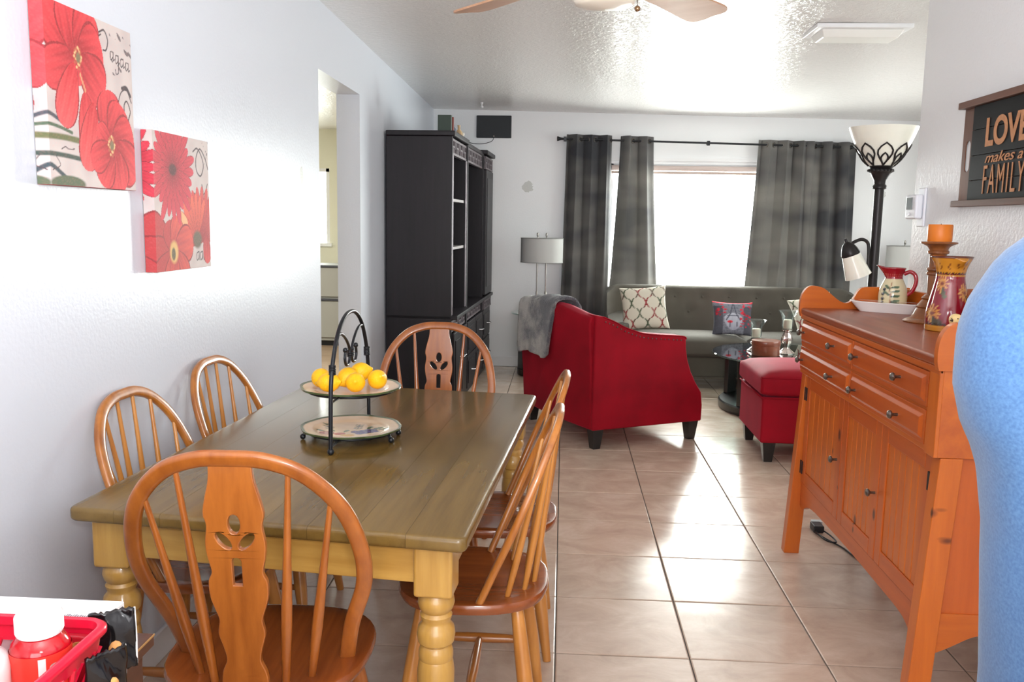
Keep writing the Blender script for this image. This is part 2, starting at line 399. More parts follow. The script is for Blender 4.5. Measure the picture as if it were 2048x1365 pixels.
# ceiling: textured, slightly glossy, a few centimetres out of level as in the photograph
def ceil_mat():
    m, t, b = principled('knockdown_ceiling'); N = t.nodes; L = t.links
    b.inputs['Base Color'].default_value = rgb(226, 224, 222); b.inputs['Roughness'].default_value = .2; b.inputs['Specular IOR Level'].default_value = .6
    tc = N.new('ShaderNodeTexCoord')
    n = N.new('ShaderNodeTexNoise'); n.inputs['Scale'].default_value = 32; n.inputs['Detail'].default_value = 5; n.inputs['Roughness'].default_value = .6; n.inputs['Distortion'].default_value = .8
    L.new(tc.outputs['Object'], n.inputs['Vector'])
    r = N.new('ShaderNodeValToRGB'); r.color_ramp.elements[0].position = .42; r.color_ramp.elements[1].position = .62; L.new(n.outputs['Fac'], r.inputs['Fac'])
    u = N.new('ShaderNodeBump'); u.inputs['Strength'].default_value = .3; u.inputs['Distance'].default_value = .005
    L.new(r.outputs['Color'], u.inputs['Height']); L.new(u.outputs['Normal'], b.inputs['Normal'])
    return m
def zc(x, y): return 2.545 + (8.8 - y) * .012 - max(0, (x + 1.31)) * .0148 * min(1, max(0, (y - 3) / 5.8))
mb = MB(); gx = [-4.7, -1.31, 0, 1.58, 3.0, 4.0]; gy = [-2.4, 1, 4.13, 6.5, 8.8, 11]
lo = [(x, y, zc(x, min(y, 8.8))) for y in gy for x in gx]; hi = [(x, y, 2.85) for x, y, z in lo]; n = len(lo); w = len(gx)
mb.v = lo + hi
for j in range(len(gy) - 1):
    for i in range(w - 1):
        a = j * w + i; mb.f.append((a, a + w, a + w + 1, a + 1)); mb.f.append((n + a, n + a + 1, n + a + w + 1, n + a + w))
ed = [i for i in range(w)] + [j * w + w - 1 for j in range(1, len(gy))] + [(len(gy) - 1) * w + i for i in range(w - 2, -1, -1)] + [j * w for j in range(len(gy) - 2, 0, -1)]
for k in range(len(ed)): a, b = ed[k], ed[(k + 1) % len(ed)]; mb.f.append((a, b, n + b, n + a))
struct('ceiling', mb, ceil_mat())

TH = .15; ZT = 2.66
def wall_mat_spots(name, spots, base=(212, 217, 227)):
    """wall paint with small patches of unpainted filler"""
    m, t, b = principled(name); N = t.nodes; L = t.links
    tc = N.new('ShaderNodeTexCoord'); prev = None
    n = N.new('ShaderNodeTexNoise'); n.inputs['Scale'].default_value = 30; L.new(tc.outputs['Object'], n.inputs['Vector'])
    for (c, s) in spots:
        mp = N.new('ShaderNodeMapping'); mp.vector_type = 'POINT'; mp.inputs['Location'].default_value = [-c[i] / s[i] for i in range(3)]; mp.inputs['Scale'].default_value = [1 / q for q in s]
        L.new(tc.outputs['Object'], mp.inputs['Vector'])
        ln = N.new('ShaderNodeVectorMath'); ln.operation = 'LENGTH'; L.new(mp.outputs[0], ln.inputs[0])
        sm = N.new('ShaderNodeMath'); sm.operation = 'ADD'; L.new(ln.outputs['Value'], sm.inputs[0]); L.new(n.outputs['Fac'], sm.inputs[1])
        lt = N.new('ShaderNodeMath'); lt.operation = 'LESS_THAN'; lt.inputs[1].default_value = 1.4; L.new(sm.outputs[0], lt.inputs[0])
        if prev is None: prev = lt.outputs[0]
        else:
            mxx = N.new('ShaderNodeMath'); mxx.operation = 'MAXIMUM'; L.new(prev, mxx.inputs[0]); L.new(lt.outputs[0], mxx.inputs[1]); prev = mxx.outputs[0]
    mc = N.new('ShaderNodeMix'); mc.data_type = 'RGBA'; mc.inputs['A'].default_value = rgb(*base); mc.inputs['B'].default_value = rgb(196, 198, 194)
    L.new(prev, mc.inputs['Factor']); L.new(mc.outputs['Result'], b.inputs['Base Color']); b.inputs['Roughness'].default_value = .34
    n3 = N.new('ShaderNodeTexNoise'); n3.inputs['Scale'].default_value = 80; L.new(tc.outputs['Object'], n3.inputs['Vector'])
    u = N.new('ShaderNodeBump'); u.inputs['Strength'].default_value = .1; u.inputs['Distance'].default_value = .006; L.new(n3.outputs['Fac'], u.inputs['Height']); L.new(u.outputs['Normal'], b.inputs['Normal'])
    return m
D0, D1, DZ = 4.69, 5.637, 2.24
mb = MB(); mb.box(XL - TH, XL, -2.2, D0, 0, ZT).box(XL - TH, XL, D1, YB + .14, 0, ZT).box(XL - TH, XL, D0, D1, DZ, ZT)
struct('wall_left', mb, wall_mat_spots('left_wall_paint', [((XL, 3.62, 1.59), (.05, .035, .05)), ((XL, 4.37, 1.67), (.05, .03, .05)), ((XL, 3.5, 1.55), (.03, .01, .04))]))
WX0, WX1, WZ0, WZ1 = .42, 2.5, .78, 2.04
mb = MB(); mb.box(XL, WX0, YB, YB + .14, 0, ZT).box(WX1, 4.0, YB, YB + .14, 0, ZT).box(WX0, WX1, YB, YB + .14, 0, WZ0).box(WX0, WX1, YB, YB + .14, WZ1, ZT)
struct('wall_back', mb, wall_mat_spots('back_wall_paint', [((-.37, YB, 1.80), (.06, .05, .06)), ((3.05, YB, 1.78), (.05, .05, .04))], (236, 238, 240)))
struct('wall_right', MB().box(XR, 4.0, -2.2, YR, 0, ZT), M_rwall)
struct('wall_right_living', MB().box(3.9, 4.0, YR, YB, 0, ZT), M_wall)
w3 = struct('fill_light_frame', MB().box(3.87, 3.9, 5.25, 5.3, .9, 2.2).box(3.87, 3.9, 7.3, 7.35, .9, 2.2).box(3.87, 3.9, 5.3, 7.3, .9, .95).box(3.87, 3.9, 5.3, 7.3, 2.15, 2.2), M_white)  # invented frame round the added fill lamp; the wall behind is solid
struct('wall_rear', MB().box(XL - TH, 4.0, -2.35, -2.2, 0, ZT), M_wall)
# side room
M_cream = mat('cream_wall_paint', rgb(226, 224, 206), .5)
mb = MB().box(-4.7, -4.6, 3.2, 11, 0, ZT).box(-4.6, XL - TH, 3.2, 3.3, 0, ZT).box(XL - TH - .02, XL, YB + .14, 11, 0, ZT)
struct('wall_side_room', mb, M_cream)
mb = MB().box(-4.6, -4.1, 10.9, 11, 0, ZT).box(-2.92, XL - .1, 10.9, 11, 0, ZT).box(-4.1, -2.92, 10.9, 11, 0, 1.15).box(-4.1, -2.92, 10.9, 11, 2.07, ZT)
struct('wall_side_room_far', mb, M_cream)
win2 = struct('window_2', MB().box(-4.13, -2.89, 10.86, 10.9, 1.11, 1.15).box(-4.1, -4.06, 10.9, 10.96, 1.15, 2.07).box(-2.96, -2.92, 10.9, 10.96, 1.15, 2.07).box(-4.1, -2.92, 10.9, 10.96, 2.03, 2.07).box(-3.53, -3.49, 10.92, 10.95, 1.15, 2.03), M_white)
part('glass_pane', MB().box(-4.06, -2.96, 10.93, 10.936, 1.15, 2.03), clear('window_glass', (1, 1, 1, 1)), win2)
# baseboards
struct('baseboard_back', MB().box(XL, 3.9, YB - .014, YB, 0, .10), M_white, bevel=.004)
struct('baseboard_left', MB().box(XL, XL + .014, -2.2, D0, 0, .10).box(XL, XL + .014, D1, YB, 0, .10), M_white, bevel=.004)
struct('baseboard_right', MB().box(XR - .014, XR, -2.2, YR, 0, .10), M_white, bevel=.004)

# ---- front window: frame, sashes, panes, roller shade
win = struct('window_1', MB().box(WX0, WX1, YB + .02, YB + .1, WZ1 - .05, WZ1).box(WX0, WX1, YB + .02, YB + .1, WZ0, WZ0 + .05).box(WX0, WX0 + .05, YB + .02, YB + .1, WZ0, WZ1).box(WX1 - .05, WX1, YB + .02, YB + .1, WZ0, WZ1), M_white)
M_glass = clear('window_glass', (1, 1, 1, 1))
for a, b in ((WX0 + .05, WX1 - .05),): part('glass_pane', MB().box(a, b, YB + .06, YB + .065, WZ0 + .05, WZ1 - .05), M_glass, win)
#part('mullion', MB().box(1.44, 1.48, YB + .04, YB + .09, WZ0 + .05, WZ1 - .05), M_white, win)
part('window_sill', MB().box(WX0 - .04, WX1 + .04, YB - .05, YB + .02, WZ0 - .03, WZ0), M_white, win, bevel=.005)
part('header_trim', MB().box(WX0 - .03, WX1 + .03, YB - .012, YB, WZ1 + .03, WZ1 + .06), M_white, win)
rs = thing('roller_shade', 'pale pink rolled shade across the top of the front window', 'window shade')
M_shade = mat('pink_shade_cloth', rgb(205, 188, 182), .8)
part('shade_roll', MB().tube([(WX0 + .03, YB + .0, 2.0), (WX1 - .03, YB + .0, 2.0)], .026, 14), M_shade, rs, smooth=40)
part('bottom_bar', MB().box(WX0 + .03, WX1 - .03, YB - .018, YB - .006, 1.945, 1.97), mat('shade_bar', rgb(190, 170, 160), .6), rs, bevel=.003)
# ================================================================== DINING TABLE
TC = (-.640, 2.762); TR = math.radians(-3.6); TZ = .76; TL, TW = 1.68, .99
table = thing('dining_table', 'rectangular farmhouse dining table with brown plank top and turned honey legs', 'table', (TC[0], TC[1], 0), TR)
SH = -.055
def shr(me):
    me.transform(Matrix(((1,0,0,0),(SH,1,0,0),(0,0,1,0),(0,0,0,1)))); return me
def table_top_planks():
    m_top = wood('brown_table_plank', rgb(118, 92, 44), rgb(90, 68, 30), 'Y', .26, .8, .18, rand=.13)
    bm = bmesh.new(); bmesh.ops.create_cube(bm, size=1)
    for v in bm.verts: v.co = (v.co.x * TW, v.co.y * TL, v.co.z * .036 + TZ - .018)
    ve = [e for e in bm.edges if abs(e.verts[0].co.z - e.verts[1].co.z) > .01]
    bmesh.ops.bevel(bm, geom=ve, offset=.022, segments=4, profile=.5, affect='EDGES')
    he = [e for e in bm.edges if (e.verts[0].co.z > TZ - .001) == (e.verts[1].co.z > TZ - .001) and abs(e.verts[0].co.z - e.verts[1].co.z) < 1e-4 and len(e.link_faces) == 2 and e.calc_face_angle(0) > .5]
    bmesh.ops.bevel(bm, geom=he, offset=.011, segments=4, profile=.5, affect='EDGES')
    cuts = [-.5 * TW, -.37, -.25, -.12, .005, .12, .235, .355, .5 * TW]
    for a, b in zip(cuts[:-1], cuts[1:]):
        c = bm.copy()
        for x, nrm in ((a + .0003, -1), (b - .0003, 1)):
            if abs(x) > TW/2 - .001: continue
            r = bmesh.ops.bisect_plane(c, geom=c.verts[:] + c.edges[:] + c.faces[:], plane_co=(x, 0, 0), plane_no=(nrm, 0, 0), clear_outer=True)
            ed = [e for e in r['geom_cut'] if isinstance(e, bmesh.types.BMEdge)]
            bmesh.ops.holes_fill(c, edges=ed)
        me = bpy.data.meshes.new('plank'); c.to_mesh(me); c.free(); finish(me, 40); shr(me)
        part('plank', me, m_top, table)
    bm.free()
table_top_planks()
M_tleg = lambda ax: wood('golden_table_wood', rgb(192, 150, 76), rgb(160, 116, 50), ax, .3, 1, .4)
lx, ly = TW/2 - .085, TL/2 - .085
def table_leg(cx, cy):
    cy2 = cy + SH * cx
    a = .046; mb = MB().box(cx-a, cx+a, cy2-a, cy2+a, .595, TZ - .036)
    o = part('leg', mb, M_tleg('Z'), table, bevel=.008, seg=3)
    pr = [(.022,0),(.030,.02),(.034,.05),(.028,.085),(.024,.10),(.034,.125),(.030,.15),(.027,.18),(.036,.26),(.044,.36),(.0445,.40),(.041,.425),(.0395,.43),(.0415,.435),(.041,.45),(.037,.463),(.034,.466),(.043,.474),(.046,.492),(.043,.510),(.035,.520),(.034,.526),(.037,.533),(.0385,.540),(.033,.548),(.040,.556),(.044,.570),(.042,.584),(.037,.592),(.036,.597)]
    part('turning', MB().lathe(pr, 28, (cx, cy2, 0)), M_tleg('Z'), o, smooth=35)
for sx in (-1, 1):
    for sy in (-1, 1): table_leg(sx * lx, sy * ly)
def apron(mb): 
    me = bpy.data.meshes.new('apron'); me.from_pydata(mb.v, [], mb.f); finish(me); shr(me); return me
part('apron', apron(MB().box(-lx + .046, lx - .046, -ly - .032, -ly - .010, .625, TZ - .036)), M_tleg('X'), table, bevel=.003)
part('apron', apron(MB().box(-lx + .046, lx - .046, ly + .010, ly + .032, .625, TZ - .036)), M_tleg('X'), table, bevel=.003)
part('apron', apron(MB().box(-lx - .032, -lx - .010, -ly + .046, ly - .046, .625, TZ - .036)), M_tleg('Y'), table, bevel=.003)
part('apron', apron(MB().box(lx + .010, lx + .032, -ly + .046, ly - .046, .625, TZ - .036)), M_tleg('Y'), table, bevel=.003)

# ================================================================== WINDSOR CHAIRS
def bow_curve(wf, wm, h):
    half = [(wf, 0), (wf + (wm-wf)*.35, .2*h), (wm*.985, .42*h), (wm*.985, .6*h), (wm*.86, .79*h), (wm*.6, .93*h), (wm*.3, .99*h), (0, h)]
    L = [(-x, y) for x, y in half]; return cr(L + half[::-1][1:], 8)
def chair(label, splat, M1, M2, group=None):
    t = thing('windsor_dining_chair', label, 'chair', (0,0,0), 0, group)
    h, wf, wm = (.583, .185, .248) if splat else (.53, .19, .235)
    lean = .41 if splat else .395; SZ = .455; y0 = -.03
    sw = 1.08 if splat else 1.0
    # seat: shield outline, dished edge
    out = []
    for i in range(40):
        a = 2*PI*i/40; c, s = math.cos(a), math.sin(a)
        x = .218 * math.copysign(abs(c)**.72, c) * (1 + .06 * s) * sw; y = .212 * math.copysign(abs(s)**.8, s) * sw
        out.append((x, y))
    rings = []
    for k, z in ((.90, SZ - .034), (.97, SZ - .030), (1.0, SZ - .016), (1.0, SZ - .008), (.985, SZ - .002), (.955, SZ), (.80, SZ - .005), (.45, SZ - .010), (.05, SZ - .011)):
        rings.append([(x*k, y*k, z) for x, y in out])
    part('seat', MB().ring_loft(rings), M2('Y'), t, smooth=40)
    ca, sa = math.cos(lean), math.sin(lean)
    def bp(x, hh): return (x, y0 - hh * sa, SZ - .006 + hh * ca)
    bc = bow_curve(wf, wm, h); path = [bp(x, y) for x, y in bc]
    part('bow', MB().strip(path, (0, ca, sa), .036 if splat else .032, .021, 12, .6), M1('Z'), t, smooth=50)
    up = [(x, y) for x, y in bc if y > .42 * h]
    def topat(x):
        for (x1, y1), (x2, y2) in zip(up[:-1], up[1:]):
            if x1 <= x <= x2: return y1 + (y2 - y1) * (x - x1) / (x2 - x1 + 1e-9)
        return h * .5
    sp = [(-.125, -.195), (-.078, -.115), (.078, .115), (.125, .195)] if splat else [(-.132, -.205), (-.082, -.128), (-.028, -.043), (.028, .043), (.082, .128), (.132, .205)]
    for b, tp in sp:
        B = Vector((b, -.175 * sw + abs(b) ** 2 * 4.2, SZ - .008)); E = Vector(bp(tp, topat(tp) - .008))
        n = 10; pts = [B.lerp(E, i / n) for i in range(n + 1)]
        r = [.0085, .0098, .0112, .0125, .0118, .0104, .009, .008, .0072, .0066, .006] if splat else [.0075, .0085, .0095, .0100, .0095, .0086, .0077, .007, .0064, .0059, .0055]
        part('spindle', MB().tube(pts, r, 10), M1('Z') if splat else M_pale('Z'), t, smooth=60)
    if splat:
        B = Vector((0, -.175 * sw, SZ - .008)); E = Vector(bp(0, h - .012)); L = (E - B).length; Z = (E - B).normalized()
        hw = [(.0, .052), (.05, .048), (.085, .037), (.12, .042), (.155, .050), (.19, .046), (.215, .052), (.25, .061), (.29, .062), (.315, .054), (.35, .060), (.385, .063), (.43, .058), (.46, .063), (.50, .056), (.54, .047), (1.0, .044)]
        k = L / .58; hw = [(a * k if a < 1 else L, w) for a, w in hw]
        R = cr([(w, a) for a, w in hw], 5); lp = R + [(-x, y) for x, y in R[::-1]]
        def ell(cx, cy, rx, ry, ang=0, n=16):
            a = math.radians(ang)
            return [(cx + rx*math.cos(q)*math.cos(a) - ry*math.sin(q)*math.sin(a), cy + rx*math.cos(q)*math.sin(a) + ry*math.sin(q)*math.cos(a)) for q in [2*PI*i/n for i in range(n)]]
        def slot(cx, y0_, y1_, w): return [(cx - w, y0_), (cx + w, y0_), (cx + w, y1_ - w)] + [(cx + w*math.cos(q), y1_ - w + w*math.sin(q)) for q in [PI*i/8 for i in range(1, 8)]] + [(cx - w, y1_ - w)]
        yy = .36 * k
        holes = [ell(0, yy + .068, .0125, .022), ell(-.024, yy + .030, .0105, .023, 40), ell(.024, yy + .030, .0105, .023, -40), slot(0, yy - .072, yy - .008, .0095)]
        Xd = Vector((1, 0, 0)); Nn = Xd.cross(Z)
        me = shape([lp] + holes, .013, basis(B, Xd, Z, Nn))
        part('back_splat', me, M1('Z'), t, bevel=.0025, seg=2)
    # legs and stretchers
    def leg_pt(sx, sy, z):
        k = 1 - z / SZ; return Vector((sx * (.135 + .070 * k) * sw, (sy * (.125 + .062 * k)) * sw, z))
    for sx in (-1, 1):
        for sy in (-1, 1):
            zs = [0, .04, .10, .16, .20, .26, .32, .38, .42, SZ - .030]; r = [.0135, .0155, .0185, .0215, .0225, .0215, .0205, .0185, .017, .016]
            part('leg', MB().tube([leg_pt(sx, sy, z) for z in zs], r, 14), M_pale('Z') if not splat else M1('Z'), t, smooth=60)
    def bar(a, b, r0, r1): 
        n = 8; pts = [a.lerp(b, i/n) for i in range(n+1)]; rr = [r0 + (r1-r0)*math.sin(PI*i/n) for i in range(n+1)]
        return MB().tube(pts, rr, 12)
    zl = .17
    for sx in (-1, 1): part('stretcher', bar(leg_pt(sx, -1, zl), leg_pt(sx, 1, zl), .009, .0155), M1('Y'), t, smooth=60)
    a = leg_pt(-1, -1, zl).lerp(leg_pt(-1, 1, zl), .5); b = leg_pt(1, -1, zl).lerp(leg_pt(1, 1, zl), .5)
    part('stretcher', bar(a, b, .009, .0155), M1('X'), t, smooth=60)
    return t
gs = 'bow-back side chairs along the table'; ge = 'splat-back chairs at the table ends'
side = chair('bow-back spindle chair on the table\'s right side, nearer the camera, seat seen in full', False, M_honey, M_seat, gs)
side.location = (-.232, 2.41, 0); side.rotation_euler = (0, 0, math.radians(90))
place(side, (-.212, 2.985, 0), math.radians(91), 'bow-back spindle chair on the table\'s right side, behind the nearer one', gs)
place(side, (-1.055, 2.47, 0), math.radians(-92), 'bow-back spindle chair against the white wall, nearer of the two', gs)
place(side, (-1.050, 3.09, 0), math.radians(-93), 'bow-back spindle chair against the white wall, closer to the doorway', gs)
end = chair('large splat-back Windsor chair in the foreground with pierced back, at the near table end', True, M_amber, M_seat, ge)
end.location = (-.667, 1.935, 0); end.rotation_euler = (0, 0, math.radians(2))
place(end, (-.552, 3.70, 0), math.radians(181), 'splat-back Windsor chair at the far table end before the black cabinet', ge)

# ================================================================== TWO-TIER PLATE STAND WITH LEMONS
SX, SY = -.672, 2.745
stand = thing('plate_stand', 'black iron two-tier plate stand with arched handle on the dining table', 'plate stand', (SX, SY, TZ), math.radians(-2))
r_ = .0065
def up(y): return (0, y)
arch = [(0, -.225, .016), (0, -.222, .10), (0, -.216, .20), (0, -.200, .262), (0, -.165, .325), (0, -.12, .372), (0, -.06, .402), (0, 0, .410), (0, .06, .402), (0, .12, .372), (0, .165, .325), (0, .200, .262), (0, .216, .20), (0, .222, .10), (0, .225, .016)]
part('handle_frame', MB().tube(cr(arch, 5), r_, 10), M_black, stand, smooth=60)
for y in (-.225, .225): part('foot_ball', MB().ball((0, y, .0105), .0105), M_black, stand, smooth=60)
def plate_ring(z):
    R = .135; mb = MB().tube([(R*math.cos(2*PI*i/36), R*math.sin(2*PI*i/36), z) for i in range(36)], .0045, 8, closed=True)
    mb.tube([(0, -.222, z), (0, -R, z)], .0045, 8).tube([(0, .222, z), (0, R, z)], .0045, 8)
    return mb
part('plate_ring', plate_ring(.0245), M_black, stand, smooth=60)
part('plate_ring', plate_ring(.1575), M_black, stand, smooth=60)
for a in (200, 340, 160, 20):
    x, y = .135 * math.cos(math.radians(a)), .135 * math.sin(math.radians(a))
    lg = part('short_leg', MB().tube([(x, y, .0245), (x * 1.06, y * 1.06, .026), (x * 1.13, y * 1.13, .010)], .005, 8), M_black, stand, smooth=60)
    part('foot_ball', MB().ball((x * 1.13, y * 1.13, .0095), .0095), M_black, lg, smooth=60)
for s in (-1, 1):   # scrolls hanging inside the arch
    sc = [(0, s*.188, .285), (0, s*.172, .325), (0, s*.140, .350), (0, s*.100, .350), (0, s*.055, .330), (0, s*.020, .300), (0, s*.010, .270), (0, s*.024, .247), (0, s*.052, .246), (0, s*.066, .266), (0, s*.060, .290)]
    p = part('scroll', MB().tube(cr(sc, 6), .0048, 8), M_black, stand, smooth=60)
    part('scroll_tip', MB().ball((0, s*.060, .294), .0085), M_black, p, smooth=60)
    mb = MB()
    for k in range(6): mb.tube([(.0085*math.cos(2*PI*i/14), s*.2 + .0085*math.sin(2*PI*i/14), .242 + k*.005) for i in range(14)], .003, 6, closed=True)
    part('wire_wrap', mb, M_black, stand, smooth=60, kind='stuff')
mb = MB()
for k in range(5): mb.tube([(.009*math.cos(2*PI*i/14), .016*math.sin(2*PI*i/14), .268 + k*.0055) for i in range(14)], .003, 6, closed=True)
part('wire_wrap', mb, M_black, stand, smooth=60, kind='stuff')

def plate_mesh(R, design):
    prof = [(0, .0065), (.30, .0065), (.55, .007), (.66, .009), (.76, .015), (.88, .0185), (.97, .021), (1.0, .0225)]
    nr, na = 46, 128; rs = np.linspace(0, 1, nr); zz = np.interp(rs, [p[0] for p in prof], [p[1] for p in prof])
    th = np.linspace(0, 2*PI, na, endpoint=False)
    wob = 1 +   .012 * np.cos(8 * th) * 1.0
    top = np.stack([R*rs[:, None]*np.cos(th)*(1 + (wob-1)*rs[:, None]**4), R*rs[:, None]*np.sin(th)*(1 + (wob-1)*rs[:, None]**4), np.repeat(zz[:, None], na, 1)], -1)
    bot = top[::-1].copy(); bot[..., 2] -= .006; bot[..., :2] *= .992
    A = np.concatenate([top, bot]); n = A.shape[0]
    v = A.reshape(-1, 3).tolist(); f = []
    for i in range(n - 1):
        for j in range(na):
            k = (j + 1) % na; f.append((i*na+j, i*na+k, (i+1)*na+k, (i+1)*na+j))
    me = bpy.data.meshes.new('plate'); me.from_pydata(v, [], f); finish(me, 60)
    P = Paint(A[..., 0] / R, A[..., 1] / R, (lin(226), lin(196), lin(160)))
    P.mix(.25 * (P.noise(9, 2) + .4), (lin(205), lin(170), lin(130)))
    if design:
        for cx, cy, r in ((.12, -.12, .11), (.24, -.05, .10), (.30, -.18, .10), (.40, -.08, .10), (.44, .04, .09), (.34, .06, .09), (.22, -.24, .09), (.5, -.04, .08)):
            P.disc(cx, cy, r, r, (lin(72), lin(58), lin(112))); P.disc(cx - .02, cy + .02, r*.5, r*.5, (lin(130), lin(116), lin(160)), .6)
        P.disc(-.42, -.28, .17, .15, (lin(168), lin(66), lin(60))); P.disc(-.16, -.32, .13, .12, (lin(180), lin(78), lin(66))); P.disc(.02, -.42, .16, .1, (lin(214), lin(160), lin(84)))
        for cx, cy, a, l in ((.38, .12, 40, .28), (.30, .12, 80, .25), (.5, .1, 15, .25), (-.3, -.15, 130, .22), (-.1, -.18, 80, .2), (-.5, -.15, 160, .2)):
            P.petal(cx, cy, a, l, l*.5, rgb(92, 108, 66), rgb(120, 132, 88))
        for x0, y0, a0 in ((.1, .1, 95), (-.42, .05, 120)):
            dx, dy = math.cos(math.radians(a0)), math.sin(math.radians(a0)); P.stroke([(x0, y0), (x0 + dx*.2, y0 + dy*.2), (x0 + dx*.4, y0 + dy*.4)], .012, rgb(96, 92, 66))
            for k in range(4):
                for s in (-1, 1): P.petal(x0 + dx*.1*k, y0 + dy*.1*k, a0 + s*42, .13, .045, rgb(96, 96, 66), rgb(116, 116, 84))
    rr = np.hypot(P.U, P.V) / (1 +   .012 * np.cos(8 * np.arctan2(P.V, P.U)))
    P.mix((rr - .93) / .02, rgb(78, 92, 58))
    set_print(me, P.c); return me
M_plate = painted('painted_plate', .25, .5)
lower = tagp(part('dinner_plate', plate_mesh(.161, True), M_plate), 'cream plate painted with grapes and pears, on the stand\'s lower tier', 'plate', 'fruit plates on the two-tier stand')
lower.location = (SX, SY, TZ + .0165)
upper = tagp(part('dinner_plate', plate_mesh(.161, False), M_plate), 'cream plate with green rim on the upper tier, holding lemons', 'plate', 'fruit plates on the two-tier stand')
upper.location = (SX, SY, TZ + .1495)
M_lemon = mat('lemon_peel', rgb(250, 190, 20), .38, bump=.25, bscale=260, var=.06, vscale=30, spec=.5)
def lemon():
    R = .031; mb = MB(); prof = [(.0001, -1.36), (.12, -1.33), (.2, -1.22), (.36, -1.08), (.62, -.86), (.86, -.52), (.98, -.15), (1, .1), (.93, .45), (.74, .8), (.5, 1.02), (.3, 1.16), (.22, 1.27), (.15, 1.36), (.0001, 1.39)]
    me = bpy.data.meshes.new('lemon'); mb.lathe([(a*R, b*R) for a, b in prof], 22); me.from_pydata(mb.v, [], mb.f); return finish(me, 80)
lm = lemon(); lm.materials.append(M_lemon)
zb = TZ + .1495 + .0085 + .031
lem = [(-.094, -.012, zb + .002, 80, 20, 'lemon at the far left of the upper plate, partly behind another'),
       (-.052, -.075, zb, 84, 80, 'lemon lying sideways behind the stand\'s near upright, pointing right'),
       (-.012, -.002, zb + .004, 60, 150, 'lemon in the middle of the pile on the upper plate'),
       (.030, -.064, zb, 76, 12, 'front lemon with its stem end turned to the camera'),
       (.016, .060, zb + .012, 75, 100, 'hindmost and highest lemon on the upper plate'),
       (.088, -.012, zb + .002, 66, 30, 'rightmost lemon on the upper plate, alone at the right edge of the pile'),
       (.052, .062, zb, 80, 40, 'lemon hidden low at the back of the upper plate')]
for k, (x, y, z, tl, az, lb) in enumerate(lem[:6]):
    o = bpy.data.objects.new('lemon', lm); C.objects.link(o); o.location = (SX + x, SY + y, z + .004)
    o.rotation_euler = (math.radians(tl), 0, math.radians(az)); tagp(o, lb, 'lemon', 'lemons on the upper plate')
    part('stem_end', MB().lathe([(.004, -.0425), (.0035, -.0445), (.001, -.045)], 8), mat('lemon_stem', rgb(196, 170, 90), .7), o, smooth=60)

# ================================================================== CANVAS PRINTS
def canvas(label, y0, y1, z0, z1, dep, fn):
    w = y1 - y0; h = z1 - z0; t = thing('canvas_print', label, 'picture', (XL + .002, y0, z0), 0, 'red flower canvases on the left wall')
    nu, nv = 190, 200; us = np.linspace(0, w, nu); vs = np.linspace(0, h, nv)
    U, V = np.meshgrid(us, vs, indexing='ij'); Pp = Paint(U / w, V / h, rgb(206, 196, 192)); fn(Pp)
    me = grid_mesh('canvas_front', np.stack([np.full_like(U, dep), U, V], -1)); set_print(me, Pp.c)
    part('canvas_front', me, painted('canvas_print_cloth', .6, 0, .12), t)
    for nm, yy, rev in (('canvas_side', 0, False), ('canvas_side', w, True)):   # gallery wrap: the picture mirrored round the edge
        ds = np.linspace(0, dep, 18); A, B = np.meshgrid(ds, vs, indexing='ij')
        q = Paint((w - A if rev else A) / w, B / h, rgb(206, 196, 192)); fn(q); q.c = q.c * .97 + .02
        m2 = grid_mesh(nm, np.stack([dep - A, np.full_like(A, yy), B], -1)); set_print(m2, q.c); part(nm, m2, painted('canvas_print_cloth', .6, 0, .12), t)
    part('canvas_edge', MB().box(0, dep, 0, w, -.0008, 0), mat('canvas_edge_cloth', rgb(150, 60, 60), .7), t)
    part('stretcher_frame', MB().box(0, dep - .004, .002, w - .002, .002, h - .002), mat('stretcher_pine', rgb(190, 160, 120), .7), t)
RED0, RED1, RED2 = rgb(196, 30, 44), rgb(226, 62, 70), rgb(160, 18, 34)
INK = rgb(52, 46, 52); LG = rgb(60, 78, 66)
